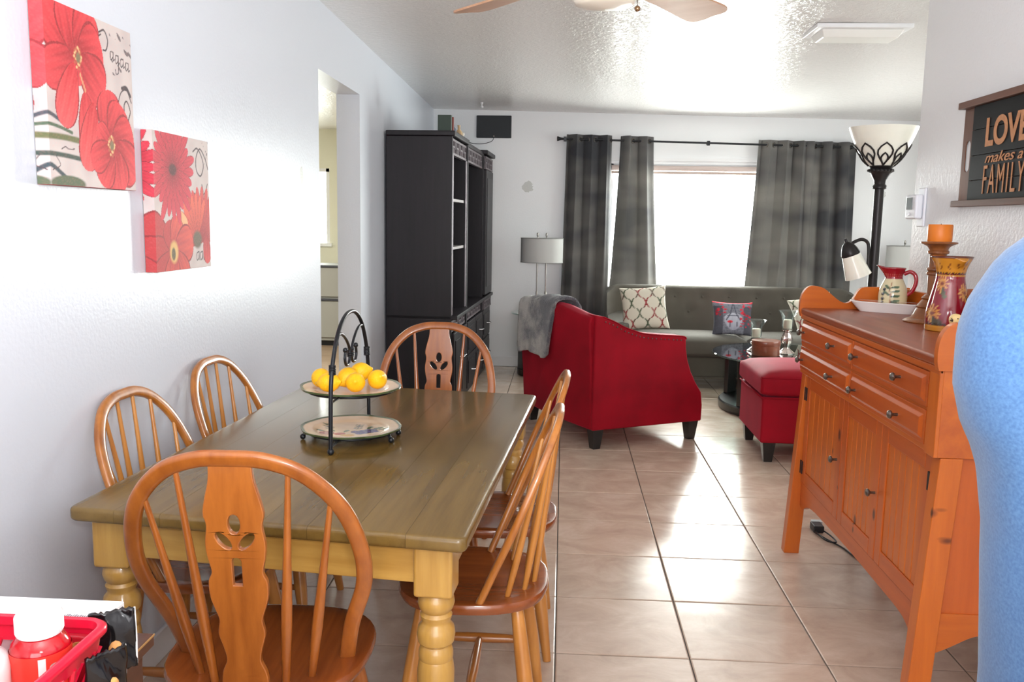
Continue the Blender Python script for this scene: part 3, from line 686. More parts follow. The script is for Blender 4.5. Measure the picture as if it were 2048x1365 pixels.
def paint1(p):
    p.mix(.5 * (p.noise(14, 5) + .3), rgb(176, 160, 162)); p.mix((p.noise(60, 8) > .42) * (p.U > .72) * (p.V > .7) * .8, INK)
    for a, b, c, dd, w, col in ((0, .40, .20, .33, .012, rgb(58, 70, 80)), (0, .34, .24, .30, .010, rgb(70, 96, 72)), (0, .275, .34, .26, .018, rgb(96, 104, 60)), (0, .18, .42, .15, .014, rgb(52, 74, 66)), (0, .12, .22, .01, .014, rgb(46, 70, 78))):
        p.stroke([(a - .1, b - .02), (a, b - .01), ((a + c)/2, (b + dd)/2 - (.0 if w < .014 else .0)), (c, dd)], w * 1.2, col)
    p.disc(.18, .01, .2, .05, rgb(84, 100, 74))
    p.stroke([(.02, .08), (.10, .11), (.06, .16)], .004, INK); p.stroke([(.12, .20), (.16, .215), (.2, .205), (.26, .21)], .004, INK)
    # script words and flourishes
    p.stroke([(.60, .93), (.66, .95), (.70, .90), (.68, .84), (.64, .83)], .007, INK); p.stroke([(.54, .94), (.57, .90), (.62, .92)], .006, INK)
    for k, ch in enumerate('agea'):
        x = .73 + k * .065; y = .81 - k * .012
        p.stroke([(x + .03, y + .03), (x, y + .025), (x + .002, y - .02), (x + .03, y), (x + .034, y + .03), (x + .034, y - .02), (x + .05, y - .01)], .005, INK)
        if ch == 'g': p.stroke([(x + .034, y + .01), (x + .03, y - .07), (x, y - .085), (x - .01, y - .06)], .005, INK)
    p.stroke([(.98, .56), (.92, .63), (.84, .60), (.80, .50), (.84, .42), (.92, .40)], .006, INK); p.stroke([(.97, .60), (.92, .645), (.86, .635)], .014, INK)
    p.stroke([(.93, .42), (.89, .46), (.88, .53), (.92, .56), (.96, .50), (.93, .43), (.98, .36), (.97, .3)], .007, INK)
    for cx, cy, pet in ((.34, .735, [(150, .42, .30), (200, .40, .26), (110, .36, .3), (60, .34, .30), (20, .30, .34), (-30, .34, .32), (-90, .16, .1)]),):
        for a, l, w in pet: p.petal(cx, cy, a, l, w, RED2, RED1, rgb(150, 20, 34))
    for cx, cy, a, l, w in ((.30, .70, -112, .40, .24), (.40, .55, -80, .40, .26), (.50, .50, -105, .42, .24)): p.petal(cx, cy, a, l, w, RED0, rgb(236, 84, 86), rgb(150, 24, 36))
    for a, l, w in ((95, .34, .30), (60, .30, .30), (20, .3, .3), (-25, .36, .3), (-70, .30, .3), (-120, .28, .24), (150, .2, .16), (-155, .28, .2)): p.petal(.70, .26, a, l, w, RED2, RED1, rgb(150, 20, 34))
    for cx, cy in ((.345, .735), (.70, .265)):
        for k in range(26):
            a = k * 2.4; r = .035 + .035 * ((k * 7) % 5) / 5; p.disc(cx + r*math.cos(a)*.7, cy + r*math.sin(a), .013, .011, rgb(232, 186, 130) if k % 2 else rgb(180, 90, 60), .5)
        p.disc(cx, cy, .032, .038, rgb(120, 108, 76), .4)
    for k in range(5): p.disc(.36 + .012*k, .64 - .02*k, .012, .018, rgb(214, 150, 110), .5)
    p.mix(.12 * np.abs(p.noise(120, 4)), rgb(255, 150, 140))
def paint2(p):
    p.mix(.5 * (p.noise(14, 6) + .3), rgb(186, 170, 168)); p.mix((p.noise(70, 9) > .45) * (p.U > .88) * (p.V > .8) * .7, INK)
    p.stroke([(.70, .90), (.78, .93), (.86, .88), (.90, .80), (.84, .72), (.76, .76), (.76, .86), (.84, .93), (.94, .86), (.99, .78)], .008, INK)
    p.stroke([(.97, .66), (.93, .60), (.84, .56), (.78, .57)], .007, INK); p.stroke([(.86, .65), (.88, .60)], .01, INK)
    for k in range(3):
        x = .72 + k * .07; p.stroke([(x + .04, .125), (x, .11), (x, .06), (x + .035, .075), (x + .045, .125), (x + .045, .06)], .006, INK)
    p.petal(.62, .30, 70, .3, .2, rgb(110, 96, 70), rgb(90, 70, 56))
    for a in range(30, 200, 13): p.petal(.84, .20, a - 20, .44, .085, RED2, rgb(214, 72, 66), rgb(140, 30, 36))
    for a in range(60, 150, 14): p.petal(.72, .22, a, .36, .08, rgb(190, 60, 50), rgb(230, 96, 70), rgb(140, 40, 36))
    p.disc(.74, .22, .10, .08, rgb(96, 82, 60), .3); p.petal(.9, .28, -80, .26, .16, RED2, rgb(216, 60, 60), rgb(140, 30, 36))
    p.petal(.45, .33, 60, .10, .2, rgb(230, 170, 120), rgb(236, 180, 130))
    for a, l, w in ((150, .5, .26), (180, .4, .26), (215, .45, .25), (115, .25, .22), (70, .28, .24), (15, .36, .30), (-45, .34, .26), (-100, .3, .3)): p.petal(.30, .135, a, l, w, rgb(176, 54, 54), rgb(222, 80, 66) if a < 100 else rgb(190, 50, 54), rgb(140, 30, 36))
    p.disc(.30, .135, .085, .095, rgb(222, 180, 110), .3); p.disc(.29, .12, .04, .055, rgb(90, 84, 52), .3)
    for a in range(0, 360, 15): p.petal(.32, .74, a, .38 + .05*math.sin(a), .085, RED2, rgb(214, 50, 74), rgb(130, 16, 36))
    for a in range(7, 360, 18): p.petal(.32, .74, a, .22, .06, rgb(130, 14, 34), rgb(206, 44, 66), rgb(120, 14, 32))
    p.disc(.32, .74, .075, .05, rgb(84, 26, 34), .3)
    p.mix(.12 * np.abs(p.noise(120, 4)), rgb(255, 150, 150))
canvas('larger-looking red poppy canvas with green stems and script, upper left on the wall', 2.140, 2.575, 1.535, 1.985, .036, paint1)
canvas('red gerbera daisy canvas hung lower and closer to the doorway', 2.690, 3.115, 1.285, 1.724, .036, paint2)
# ================================================================== CURTAINS
def zrod(x): return 2.262 - (x + .05) * .0172
YRD = 8.69
rod = thing('curtain_rod', 'thin black curtain rod with flared end finials above the window', 'curtain rod', (0, YRD, 0))
part('rod', MB().tube([(-.03, 0, zrod(-.03)), (2.82, 0, zrod(2.82))], .0095, 10), M_black, rod, smooth=60)
for x, s in ((-.03, -1), (2.82, 1)): part('finial', MB().lathe([(.010, 0), (.012, .01), (.012, .02), (.020, .045), (.024, .055), (.02, .06), (.0, .061)], 14).xf(Matrix.Translation((x, 0, zrod(x))) @ Matrix.Rotation(s * PI/2, 4, 'Y')), M_black, rod, smooth=40)
for x in (-.012, 1.36, 2.80):
    part('rod_bracket', MB().box(x - .006, x + .006, .006, YB - YRD, zrod(x) - .008, zrod(x) + .008).box(x - .014, x + .014, -.016, .016, zrod(x) - .024, zrod(x) + .02), M_black, rod, bevel=.003)
def curtain_mat():
    m, t, b = principled('charcoal_curtain'); N = t.nodes; L = t.links
    tc = N.new('ShaderNodeTexCoord'); mp = N.new('ShaderNodeMapping'); mp.inputs['Scale'].default_value = (.5, .5, 1.25); L.new(tc.outputs['Object'], mp.inputs[0])
    n = N.new('ShaderNodeTexNoise'); n.inputs['Scale'].default_value = 2.4; n.inputs['Detail'].default_value = 2; L.new(mp.outputs[0], n.inputs[0])
    r = N.new('ShaderNodeValToRGB'); r.color_ramp.elements[0].position = .38; r.color_ramp.elements[1].position = .62
    r.color_ramp.elements[0].color = rgb(66, 68, 74); r.color_ramp.elements[1].color = rgb(132, 130, 126); L.new(n.outputs['Fac'], r.inputs[0])
    w = N.new('ShaderNodeTexNoise'); w.inputs['Scale'].default_value = 420; L.new(tc.outputs['Object'], w.inputs[0])
    mx = N.new('ShaderNodeMix'); mx.data_type = 'RGBA'; mx.blend_type = 'MULTIPLY'; mx.inputs['Factor'].default_value = .4
    L.new(r.outputs[0], mx.inputs['A']); L.new(w.outputs['Fac'], mx.inputs['B']); 
    L.new(mx.outputs['Result'], b.inputs['Base Color']); b.inputs['Roughness'].default_value = .85; b.inputs['Sheen Weight'].default_value = .2
    tr = N.new('ShaderNodeBsdfTranslucent'); tr.inputs[0].default_value = rgb(148, 144, 138)
    ms = N.new('ShaderNodeMixShader'); ms.inputs[0].default_value = .16; L.new(b.outputs[0], ms.inputs[1]); L.new(tr.outputs[0], ms.inputs[2])
    L.new(ms.outputs[0], N['Material Output'].inputs[0])
    return m
M_cur = curtain_mat()
def curtain(label, xa, xb, xa2, xb2, zb, nf, ph, seed):
    t = thing('curtain', label, 'curtain', (0, YRD, 0), 0, 'charcoal grommet curtains'); rr = random.Random(seed)
    nu, nv = nf * 14 + 1, 26; P = np.zeros((nu, nv, 3)); jit = [rr.uniform(-.6, .6) for _ in range(nf * 2 + 4)]
    for i in range(nu):
        u = i / (nu - 1)
        for j in range(nv):
            v = j / (nv - 1); k = v ** 1.3
            x = (xa + (xb - xa) * u) * (1 - k) + (xa2 + (xb2 - xa2) * u) * k
            fold = math.sin(2*PI*nf*u + ph + .5 * k * jit[int(u * nf)]); amp = .046 * (1 - .25 * k)
            x += .012 * math.sin(4*PI*nf*u + ph) * (1 - k)
            zt = zrod(xa + (xb - xa) * u) + .045
            P[i, j] = (x, amp * fold * (.85 + .3 * math.sin(nf * u * 2.1 + seed + 2 * k)) - .012 * k, zt + (zb - zt) * v)
    part('curtain_panel', grid_mesh('curtain_panel', P), M_cur, t, thick=.003)
    for k in range(nf * 2):      # grommets where the cloth crosses the rod
        u = (k * PI - ph) / (2*PI*nf)
        u = u % 1.0
        if u < .02 or u > .98: continue
        x = xa + (xb - xa) * u; z = zrod(x)
        s = 1 if k % 2 == 0 else -1
        part('grommet', MB().tube([(x + .021*math.cos(a)*.75, .021*math.cos(a)*s*.66, z + .021*math.sin(a)) for a in [2*PI*i/16 for i in range(16)]], .004, 6, closed=True), M_pewter, t, smooth=60)
curtain('leftmost charcoal curtain panel, hanging to the floor beside the grey lamp', 0, .435, -.03, .44, .04, 3, .4, 1)
curtain('narrow charcoal curtain panel just left of the bright window opening', .515, .83, .41, .985, .04, 2, 1.2, 2)
curtain('charcoal curtain panel just right of the bright window opening', 1.835, 2.29, 1.715, 2.32, .04, 3, .2, 3)
curtain('rightmost charcoal curtain panel, behind the standing torch lamp', 2.26, 2.75, 2.27, 2.80, .04, 3, 2.0, 4)

# ================================================================== SOFA
M_sofa = mat('olive_grey_upholstery', rgb(80, 76, 68), .9, sheen=.12, bump=.25, bscale=900, var=.08, vscale=5)
sofa = thing('sofa', 'long olive-grey sofa with button-tufted back under the window', 'sofa', (1.585, 8.13, 0))
M_leg = mat('espresso_leg', rgb(24, 20, 20), .35, coat=.3)
part('base', MB().box(-1.14, 1.14, -.33, .36, .11, .30), M_sofa, sofa, bevel=.02, seg=3)
def cushion(x0, x1, y0, y1, z0, z1, crown=.02, r=.035, n=14):
    nx, ny = n, n; P = []
    def sup(a): return max(0, 1 - abs(a) ** 6)
    xs = np.linspace(-1, 1, nx); ys = np.linspace(-1, 1, ny); mb = MB(); idx = {}
    hx, hy, hz = (x1-x0)/2, (y1-y0)/2, (z1-z0)/2; cx, cy, cz = (x0+x1)/2, (y0+y1)/2, (z0+z1)/2
    for sgn in (1, -1):
        for i, a in enumerate(xs):
            for j, b in enumerate(ys):
                q = sup(a) * sup(b); z = cz + sgn * (hz * (.62 + .38 * q ** .5) + (crown * (1 - a*a) * (1 - b*b) if sgn > 0 else 0))
                k = 1 - .0
                idx[(sgn, i, j)] = len(mb.v); mb.v.append((cx + hx * a * k, cy + hy * b * k, z))
    for sgn in (1, -1):
        for i in range(nx-1):
            for j in range(ny-1): mb.f.append((idx[(sgn,i,j)], idx[(sgn,i+1,j)], idx[(sgn,i+1,j+1)], idx[(sgn,i,j+1)]))
    per = [(i, 0) for i in range(nx)] + [(nx-1, j) for j in range(1, ny)] + [(i, ny-1) for i in range(nx-2, -1, -1)] + [(0, j) for j in range(ny-2, 0, -1)]
    for k in range(len(per)): a, b = per[k], per[(k+1) % len(per)]; mb.f.append((idx[(1,)+a], idx[(1,)+b], idx[(-1,)+b], idx[(-1,)+a]))
    return mb
part('seat_cushion', cushion(-.97, .06, -.38, .22, .29, .475), M_sofa, sofa, smooth=70, bevel=.012)
part('seat_cushion', cushion(.07, .97, -.38, .22, .29, .475), M_sofa, sofa, smooth=70, bevel=.012)
mb = MB(); rings = []; btn = []
for r_i, (zz, off) in enumerate(((.78, 0), (.64, .5))):
    for k in range(-4, 5):
        bx = (k + off) * .255
        if abs(bx) < 1.02: btn.append((bx, zz))
for x in np.linspace(-1.165, 1.165, 118):
    e = max(0, (abs(x) - 1.02) / .145); q = []
    top = .885 - .05 * e ** 2
    prof = []
    for z in np.linspace(.30, top - .03, 16):
        y = .14 + (z - .30) * .30; d = 0
        for bx, bz in btn: d += .028 * math.exp(-((x - bx) ** 2 + (z - bz) ** 2) / (2 * .032 ** 2)) 
        prof.append((y + d - .14 * e ** 2 * (1 if z < .7 else .7), z))
    for a in np.linspace(0, PI, 6)[1:-1]: prof.append((.36 - .045 * math.cos(a), top - .03 + .03 * math.sin(a)))
    prof += [(.41, top - .04), (.42, .5), (.40, .12), (.2, .12)]
    rings.append([(x, y, z) for y, z in prof])
part('tufted_back', MB().ring_loft(rings), M_sofa, sofa, smooth=60)
for bx, bz in btn:
    y = .14 + (bz - .30) * .30 + .026; part('button', MB().ball((bx, y - .003, bz), .011, 8, 6, (1, .6, 1)), M_sofa, sofa, smooth=60)
for s in (-1, 1):
    pr = [(-.34, .12), (.36, .12), (.36, .64), (.20, .62), (0, .585), (-.18, .57), (-.30, .565), (-.345, .53), (-.35, .45)]
    me = shape([cr(pr, 4, True)], .17, basis((s * 1.07, 0, 0), (0, 1, 0), (0, 0, 1), (1, 0, 0))); finish(me)
    part('arm', me, M_sofa, sofa, bevel=.03, seg=4)
    mb = MB()
    for k in range(11): mb.ball((s * 1.07 + .058 * math.cos(PI * k / 10), -.352, .50 + .052 * math.sin(PI * k / 10)), .0055, 6, 4)
    part('nailhead_trim', mb, M_pewter, sofa, kind='stuff')
for sx in (-1.02, 1.02):
    for sy in (-.27, .32): part('leg', MB().hexa([(sx-.022, sy-.022, 0), (sx+.022, sy-.022, 0), (sx+.022, sy+.022, 0), (sx-.022, sy+.022, 0)], [(sx-.035, sy-.035, .115), (sx+.035, sy-.035, .115), (sx+.035, sy+.035, .115), (sx-.035, sy+.035, .115)]), M_leg, sofa, bevel=.003)

# ---- throw pillows
def pillow(label, loc, w, h, d, tilt, roll, fn, rz=0, group='cushions on the grey sofa'):
    n = 56; us = np.linspace(-1, 1, n); U, V = np.meshgrid(us, us, indexing='ij')
    pin = 1 - .09 * (1 - np.abs(V) ** 2) * np.abs(U) ** 3; pin2 = 1 - .09 * (1 - np.abs(U) ** 2) * np.abs(V) ** 3
    T_ = d * (np.clip(1 - np.abs(U) ** 2.6, 0, 1) * np.clip(1 - np.abs(V) ** 2.6, 0, 1)) ** .5
    root = None
    me = bpy.data.meshes.new('pillow'); A = np.stack([U * w/2 * pin, -T_, V * h/2 * pin2], -1); B = np.stack([U * w/2 * pin, T_, V * h/2 * pin2], -1)
    v = np.concatenate([A.reshape(-1, 3), B.reshape(-1, 3)]); idx = np.arange(n*n).reshape(n, n); f = []
    q = np.stack([idx[:-1,:-1], idx[1:,:-1], idx[1:,1:], idx[:-1,1:]], -1).reshape(-1, 4); f = q.tolist() + (q[:, ::-1] + n*n).tolist()
    me.from_pydata(v.tolist(), [], f)
    P = Paint((U + 1)/2 * w, (V + 1)/2 * h, (.6, .6, .6)); fn(P, w, h); set_print(me, np.concatenate([P.c.reshape(-1, 3), P.c.reshape(-1, 3)]))
    bm = bmesh.new(); bm.from_mesh(me); bmesh.ops.remove_doubles(bm, verts=bm.verts, dist=1e-5); bm.to_mesh(me); bm.free()
    for p in me.polygons: p.use_smooth = True
    o = tagp(part('throw_pillow', me, painted('pillow_print', .9)), label, 'pillow', group)
    o.matrix_world = Matrix.Translation(loc) @ Matrix.Rotation(rz, 4, 'Z') @ Matrix.Rotation(tilt, 4, 'X') @ Matrix.Rotation(roll, 4, 'Y')
    return o
def lattice(P, w, h):
    P.c[:] = (lin(206), lin(200), lin(184)); k = 1 / .066; kv = 1 / .098
    u = P.U * k; v = P.V * kv; s = np.sin(PI * v); s = np.sign(s) * np.abs(s) ** .55
    s = s * .44 + .06 * np.sign(np.sin(PI * v)) * (np.abs(np.sin(PI * v)) > .9)
    best = np.full(P.U.shape, 9.)
    for n_ in range(-2, 14): best = np.minimum(best, np.abs(u - n_ - s * (1 if n_ % 2 else -1)))
    m = np.clip((.13 - best) / .05, 0, 1); hue = np.sin(P.U * 22 + P.V * 9)[..., None]
    col = np.where(hue > .35, np.array(rgb(140, 44, 48)[:3]), np.where(hue < -.5, np.array(rgb(70, 84, 62)[:3]), np.array(rgb(84, 62, 52)[:3])))
    P.c = P.c * (1 - m[..., None]) + col * m[..., None]
def street(P, w, h):
    u, v = P.U / w, P.V / h; P.U, P.V = u, v; P.c[:] = (lin(120), lin(122), lin(132))
    P.mix(.8 * ((np.abs(u - .5) > .26)).astype(float) * (v < .85), rgb(56, 56, 66)); P.mix(.6 * (P.noise(60, 3) > .2), rgb(84, 84, 96))
    P.petal(.5, .12, 90, .5, .5, rgb(150, 150, 164), rgb(176, 178, 190))
    for s in (-1, 1): P.stroke([(.5 + s*.17, .42), (.5 + s*.07, .62), (.5 + s*.015, .9)], .018, rgb(78, 80, 92))
    P.stroke([(.36, .55), (.64, .55)], .015, rgb(78, 80, 92)); P.stroke([(.5, .85), (.5, .99)], .012, rgb(78, 80, 92))
    r = random.Random(5)
    for _ in range(46):
        x = r.choice([r.uniform(.03, .34), r.uniform(.68, .97)]); y = r.uniform(.55, .97) if x < .4 else r.uniform(.2, .97); P.disc(x, y, r.uniform(.02, .06), r.uniform(.015, .04), rgb(196, 40, 58) if r.random() < .7 else rgb(150, 28, 48), .3)
    P.disc(.42, .37, .075, .04, rgb(206, 44, 58), .2); P.stroke([(.42, .36), (.42, .22)], .012, rgb(34, 34, 42)); P.stroke([(.59, .36), (.59, .24)], .012, rgb(34, 34, 42))
    P.mix(((v > .95)).astype(float), rgb(206, 44, 60))
pillow('large cream trellis-pattern pillow leaning at the left end of the grey sofa', (.745, 8.02, .70), .43, .42, .055, math.radians(-24), math.radians(-5), lattice)
pillow('small grey and red street-scene pillow in the middle of the grey sofa', (1.535, 7.98, .625), .365, .32, .05, math.radians(-22), math.radians(1), street)
pillow('cream trellis-pattern pillow at the sofa\'s right end, mostly hidden by the pine sideboard', (2.27, 8.0, .66), .40, .40, .055, math.radians(-24), math.radians(-14), lattice)

# ================================================================== RED ARMCHAIR AND OTTOMAN
def velvet():
    m = mat('crimson_velvet', rgb(140, 5, 26), .75, sheen=.22, spec=.2, var=.2, vscale=4); b = m.node_tree.nodes['Principled BSDF']
    b.inputs['Sheen Tint'].default_value = rgb(255, 120, 150); b.inputs['Sheen Roughness'].default_value = .35; return m
M_red = velvet()
ARZ = math.radians(28.2)
arm = thing('armchair', 'crimson velvet armchair seen from behind, with nailhead trim and dark tapered legs', 'armchair', (.214, 5.547, 0), ARZ)
prof = [(0,.13),(.86,.13),(.862,.24),(.85,.33),(.80,.40),(.758,.474),(.725,.56),(.709,.64),(.705,.705),(.69,.722),(.611,.731),(.452,.744),(.36,.757),(.296,.775),(.215,.804),(.143,.84),(.06,.872),(0,.882)]
for yc in (.055, .975):
    me = shape([prof], .11, basis((0, yc, 0), (1, 0, 0), (0, 0, 1), (0, -1, 0))); finish(me)
    if yc > .5:
        for v in me.vertices: v.co.y += .10 * max(0, v.co.z - .13) * max(0, 1 - v.co.x / .7)
    part('arm', me, M_red, arm, bevel=.016, seg=4)
    s = -1 if yc < .5 else 1; mb = MB(); last = None
    tp = [(x, z) for x, z in prof[8:-1]]; tp = tp[1:]
    pts = cr(tp, 12); acc = 0
    for a, b in zip(pts[:-1], pts[1:]):
        acc += math.dist(a, b)
        if acc > .028: mb.ball((b[0], yc + s * .056, b[1] - .030), .0052, 6, 4); acc = 0
    part('nailhead_trim', mb, M_pewter, arm, kind='stuff')
    pts = [(x, yc + s*.053 + (.10 * (z - .13) * max(0, 1 - x / .7) if yc > .5 else 0), z - .004) for x, z in prof[8:-1]]
    part('welt', MB().tube(cr(pts, 3), .005, 6), M_red, arm, smooth=60)
ty = [(-.02, .875), (.17, .885), (.41, .925), (.60, .925), (.71, .915), (.95, .885), (1.08, .85)]
rings = []
for y in np.linspace(.022, 1.008, 26):
    zt = np.interp(y, [a for a, b in ty], [b for a, b in ty]); cv = .03 * math.sin(PI * y / 1.03)
    sc = []
    for x, z in [(-.0 - cv, .13), (-.012 - cv, .5), (-.03 - cv, zt - .05), (-.015 - cv, zt - .012), (.03 - cv, zt), (.08 - cv, zt - .012), (.11, zt - .06), (.17, .5), (.19, .13)]:
        sc.append((x, y + .10 * max(0, z - .13) * max(0, (y - .3) / .7) * (1 if y > .3 else 0), z))
    rings.append(sc)
part('backrest', MB().ring_loft(rings), M_red, arm, smooth=50, bevel=.01)
part('seat_frame', MB().box(.15, .83, .10, .93, .13, .31), M_red, arm, bevel=.015)
part('seat_cushion', cushion(.18, .86, .115, .915, .30, .45), M_red, arm, smooth=70)
def tleg(x, y, a0=.026, a1=.041, h=.135): return MB().hexa([(x-a0,y-a0,0),(x+a0,y-a0,0),(x+a0,y+a0,0),(x-a0,y+a0,0)], [(x-a1,y-a1,h),(x+a1,y-a1,h),(x+a1,y+a1,h),(x-a1,y+a1,h)])
for x, y in ((.05, .05), (.80, .05), (.05, .97), (.80, .97)): part('leg', tleg(x, y), M_leg, arm, bevel=.003)
# grey throw over its back
def fur():
    m, t, b = principled('grey_faux_fur'); N = t.nodes; L = t.links; tc = N.new('ShaderNodeTexCoord')
    n = N.new('ShaderNodeTexNoise'); n.inputs['Scale'].default_value = 5; n.inputs['Detail'].default_value = 8; n.inputs['Roughness'].default_value = .7; L.new(tc.outputs['Object'], n.inputs[0])
    r = N.new('ShaderNodeValToRGB'); r.color_ramp.elements[0].position = .42; r.color_ramp.elements[1].position = .62; r.color_ramp.elements[0].color = rgb(72, 74, 82); r.color_ramp.elements[1].color = rgb(168, 164, 160); L.new(n.outputs[0], r.inputs[0]); L.new(r.outputs[0], b.inputs['Base Color'])
    b.inputs['Roughness'].default_value = 1; b.inputs['Sheen Weight'].default_value = .5
    n2 = N.new('ShaderNodeTexNoise'); n2.inputs['Scale'].default_value = 160; n2.inputs['Detail'].default_value = 4; L.new(tc.outputs['Object'], n2.inputs[0]); u = N.new('ShaderNodeBump'); u.inputs['Strength'].default_value = .9; u.inputs['Distance'].default_value = .01; L.new(n2.outputs[0], u.inputs['Height']); L.new(u.outputs[0], b.inputs['Normal'])
    return m
nu, nv = 34, 40; P = np.zeros((nu, nv, 3))
for i in range(nu):
    s = i / (nu - 1)
    for j in range(nv):
        t = j / (nv - 1)
        y = .44 + .50 * s + .05 * (1 - t) * 0
        hang = .37 + .018 * math.sin(s * 6 + .8) - .07 * max(0, (s - .85) / .15) ** 2 - .03 * max(0, (.12 - s) / .12) ** 2
        zt = np.interp(y, [a for a, b in ty], [b for a, b in ty]) + .022
        if t < .62:   # outside drop
            k = t / .62; z = zt - .03 - hang * (1 - k); x = -.062 - .012 * math.sin(s * 17 + k * 2) * (1 - k) - .016 * (1 - k)
            yy = .5 + (y - .44) * (.98 if True else 1) + (.03 * (1 - k)) - .07 * k * (1 - s)
            yy = .50 + s * (.50 - .02 * k) - .06 * k * (1 - s)
        elif t < .80:
            k = (t - .62) / .18; a = PI * k; x = .025 - .085 * math.cos(a); z = zt - .03 + .035 * math.sin(a) + .006 * math.sin(s * 20); yy = .44 + s * .54
        else:
            k = (t - .80) / .20; x = .115 + .05 * k; z = zt - .03 - .22 * k; yy = .42 + s * .56
        P[i, j] = (x, yy, z)
th = tagp(part('throw_blanket', grid_mesh('throw_blanket', P), fur(), None, thick=.022), 'grey fluffy throw blanket draped over the back of the crimson armchair', 'blanket')
th.location = arm.location; th.rotation_euler = (0, 0, ARZ)

ot = thing('ottoman', 'square crimson velvet ottoman on dark tapered legs beside the sideboard', 'ottoman', (1.60, 5.72, 0))
part('base', MB().box(-.355, .355, -.335, .335, .125, .415), M_red, ot, bevel=.015, seg=3)
part('top_cushion', cushion(-.37, .37, -.345, .345, .40, .575, .02), M_red, ot, smooth=70, bevel=.018)
for z in (.413,): part('welt', MB().tube([(-.36,-.34,z),(.36,-.34,z),(.36,.34,z),(-.36,.34,z)], .0055, 6, closed=True), M_red, ot, smooth=60)
part('welt', MB().tube([(-.362,-.34,.535),(.362,-.34,.535),(.362,.34,.535),(-.362,.34,.535)], .005, 6, closed=True), M_red, ot, smooth=60)
for sx in (-1, 1):
    for sy in (-1, 1): part('leg', tleg(sx * .295, sy * .28), M_leg, ot, bevel=.003)

# ================================================================== COFFEE TABLE AND WHAT STANDS ON IT
M_tg = clear('green_edge_glass', (.80, .90, .88, 1))
CT = (1.90, 7.05); GZ = .452
ct = thing('coffee_table', 'round glass-topped coffee table on a dark espresso base', 'coffee table', (CT[0], CT[1], 0))
part('glass_top', MB().lathe([(.60, .437), (.675, .437), (.684, .441), (.684, .447), (.677, GZ), (.0001, GZ), ], 72).lathe([(.0001, .437), (.60, .437)], 72, cap=False), M_tg, ct, smooth=35)
part('plinth', MB().lathe([(.0001, 0), (.61, 0), (.615, .012), (.615, .06), (.605, .07), (.0001, .07)], 64, cap=False), M_leg, ct, smooth=35)
for a in (215, 253, 325, 35, 145, 90):
    c, s = math.cos(math.radians(a)), math.sin(math.radians(a)); q = .085 if a != 253 else .11
    part('leg_panel', MB().box(-.018, .018, -q/1.0, q, .07, .425).xf(Matrix.Translation((c*.575, s*.575, 0)) @ Matrix.Rotation(math.radians(a), 4, 'Z')), M_leg, ct, bevel=.004)
    part('glass_rest', MB().lathe([(.018, .425), (.018, .437)], 14, (c*.575, s*.575, 0)), M_chrome, ct, smooth=40)
part('glass_shelf', MB().lathe([(.0001, .245), (.50, .245), (.503, .25), (.50, .255), (.0001, .255)], 56, cap=False), M_tg, ct, smooth=35)
M_gl = clear('clear_glass', (.93, .96, .96, 1))
M_wax = mat('ivory_wax', rgb(232, 222, 200), .5)
def candle_holder(label, loc, H):
    t = thing('candle_holder', label, 'candle holder', loc, 0, 'glass candle holders on the coffee table')
    b = H - .15
    pr = [(.062, 0), (.064, .006), (.052, .016), (.030, .035), (.022, .05)] + [(.022 + .020 * math.sin(PI * (k / 8)), .05 + (b - .07) * k / 8) for k in range(1, 8)] + [(.020, b - .018), (.036, b - .012), (.040, b), (.0001, b)]
    n = 24; rings = [[(r * (1 + .08 * math.cos(8 * 2*PI*j/n)) * math.cos(2*PI*j/n), r * (1 + .08 * math.cos(8 * 2*PI*j/n)) * math.sin(2*PI*j/n), z) for j in range(n)] for r, z in pr]
    part('stem', MB().ring_loft(rings), mat('smoky_cut_glass', rgb(190, 176, 170), .08, metal=.75, coat=.6), t, smooth=50)
    part('glass_cup', MB().lathe([(.004, b), (.036, b + .004), (.045, b + .03), (.044, b + .07), (.050, b + .10), (.070, b + .142), (.078, b + .15), (.074, b + .15), (.067, b + .142), (.047, b + .10), (.041, b + .07), (.042, b + .03), (.033, b + .008), (.004, b + .005)], 28, cap=False), M_gl, t, smooth=60)
    c = part('candle', MB().lathe([(.033, b + .008), (.034, b + .074), (.030, b + .078), (.004, b + .076)], 20), M_wax, t, smooth=50)
    part('wick', MB().tube([(0, 0, b + .074), (.001, 0, b + .086)], .0012, 6), M_black, c)
candle_holder('taller glass candle holder standing right of the round wooden box', (1.795, 7.06, GZ), .345)
candle_holder('shorter glass candle holder standing behind the round wooden box', (1.575, 7.16, GZ), .255)
wb = thing('round_box', 'round reddish-brown wooden box with lid on the glass table', 'box', (1.612, 6.965, GZ))
M_cherry = wood('cherry_wood', rgb(150, 84, 58), rgb(112, 56, 38), 'X', .35, 1, .3)
part('body', MB().lathe([(.0001, 0), (.106, 0), (.108, .003), (.108, .075), (.0001, .075)], 40), M_cherry, wb, smooth=35)
part('lid', MB().lathe([(.0001, .0755), (.110, .0755), (.1115, .079), (.1115, .112), (.109, .116), (.0001, .116)], 40), M_cherry, wb, smooth=35)

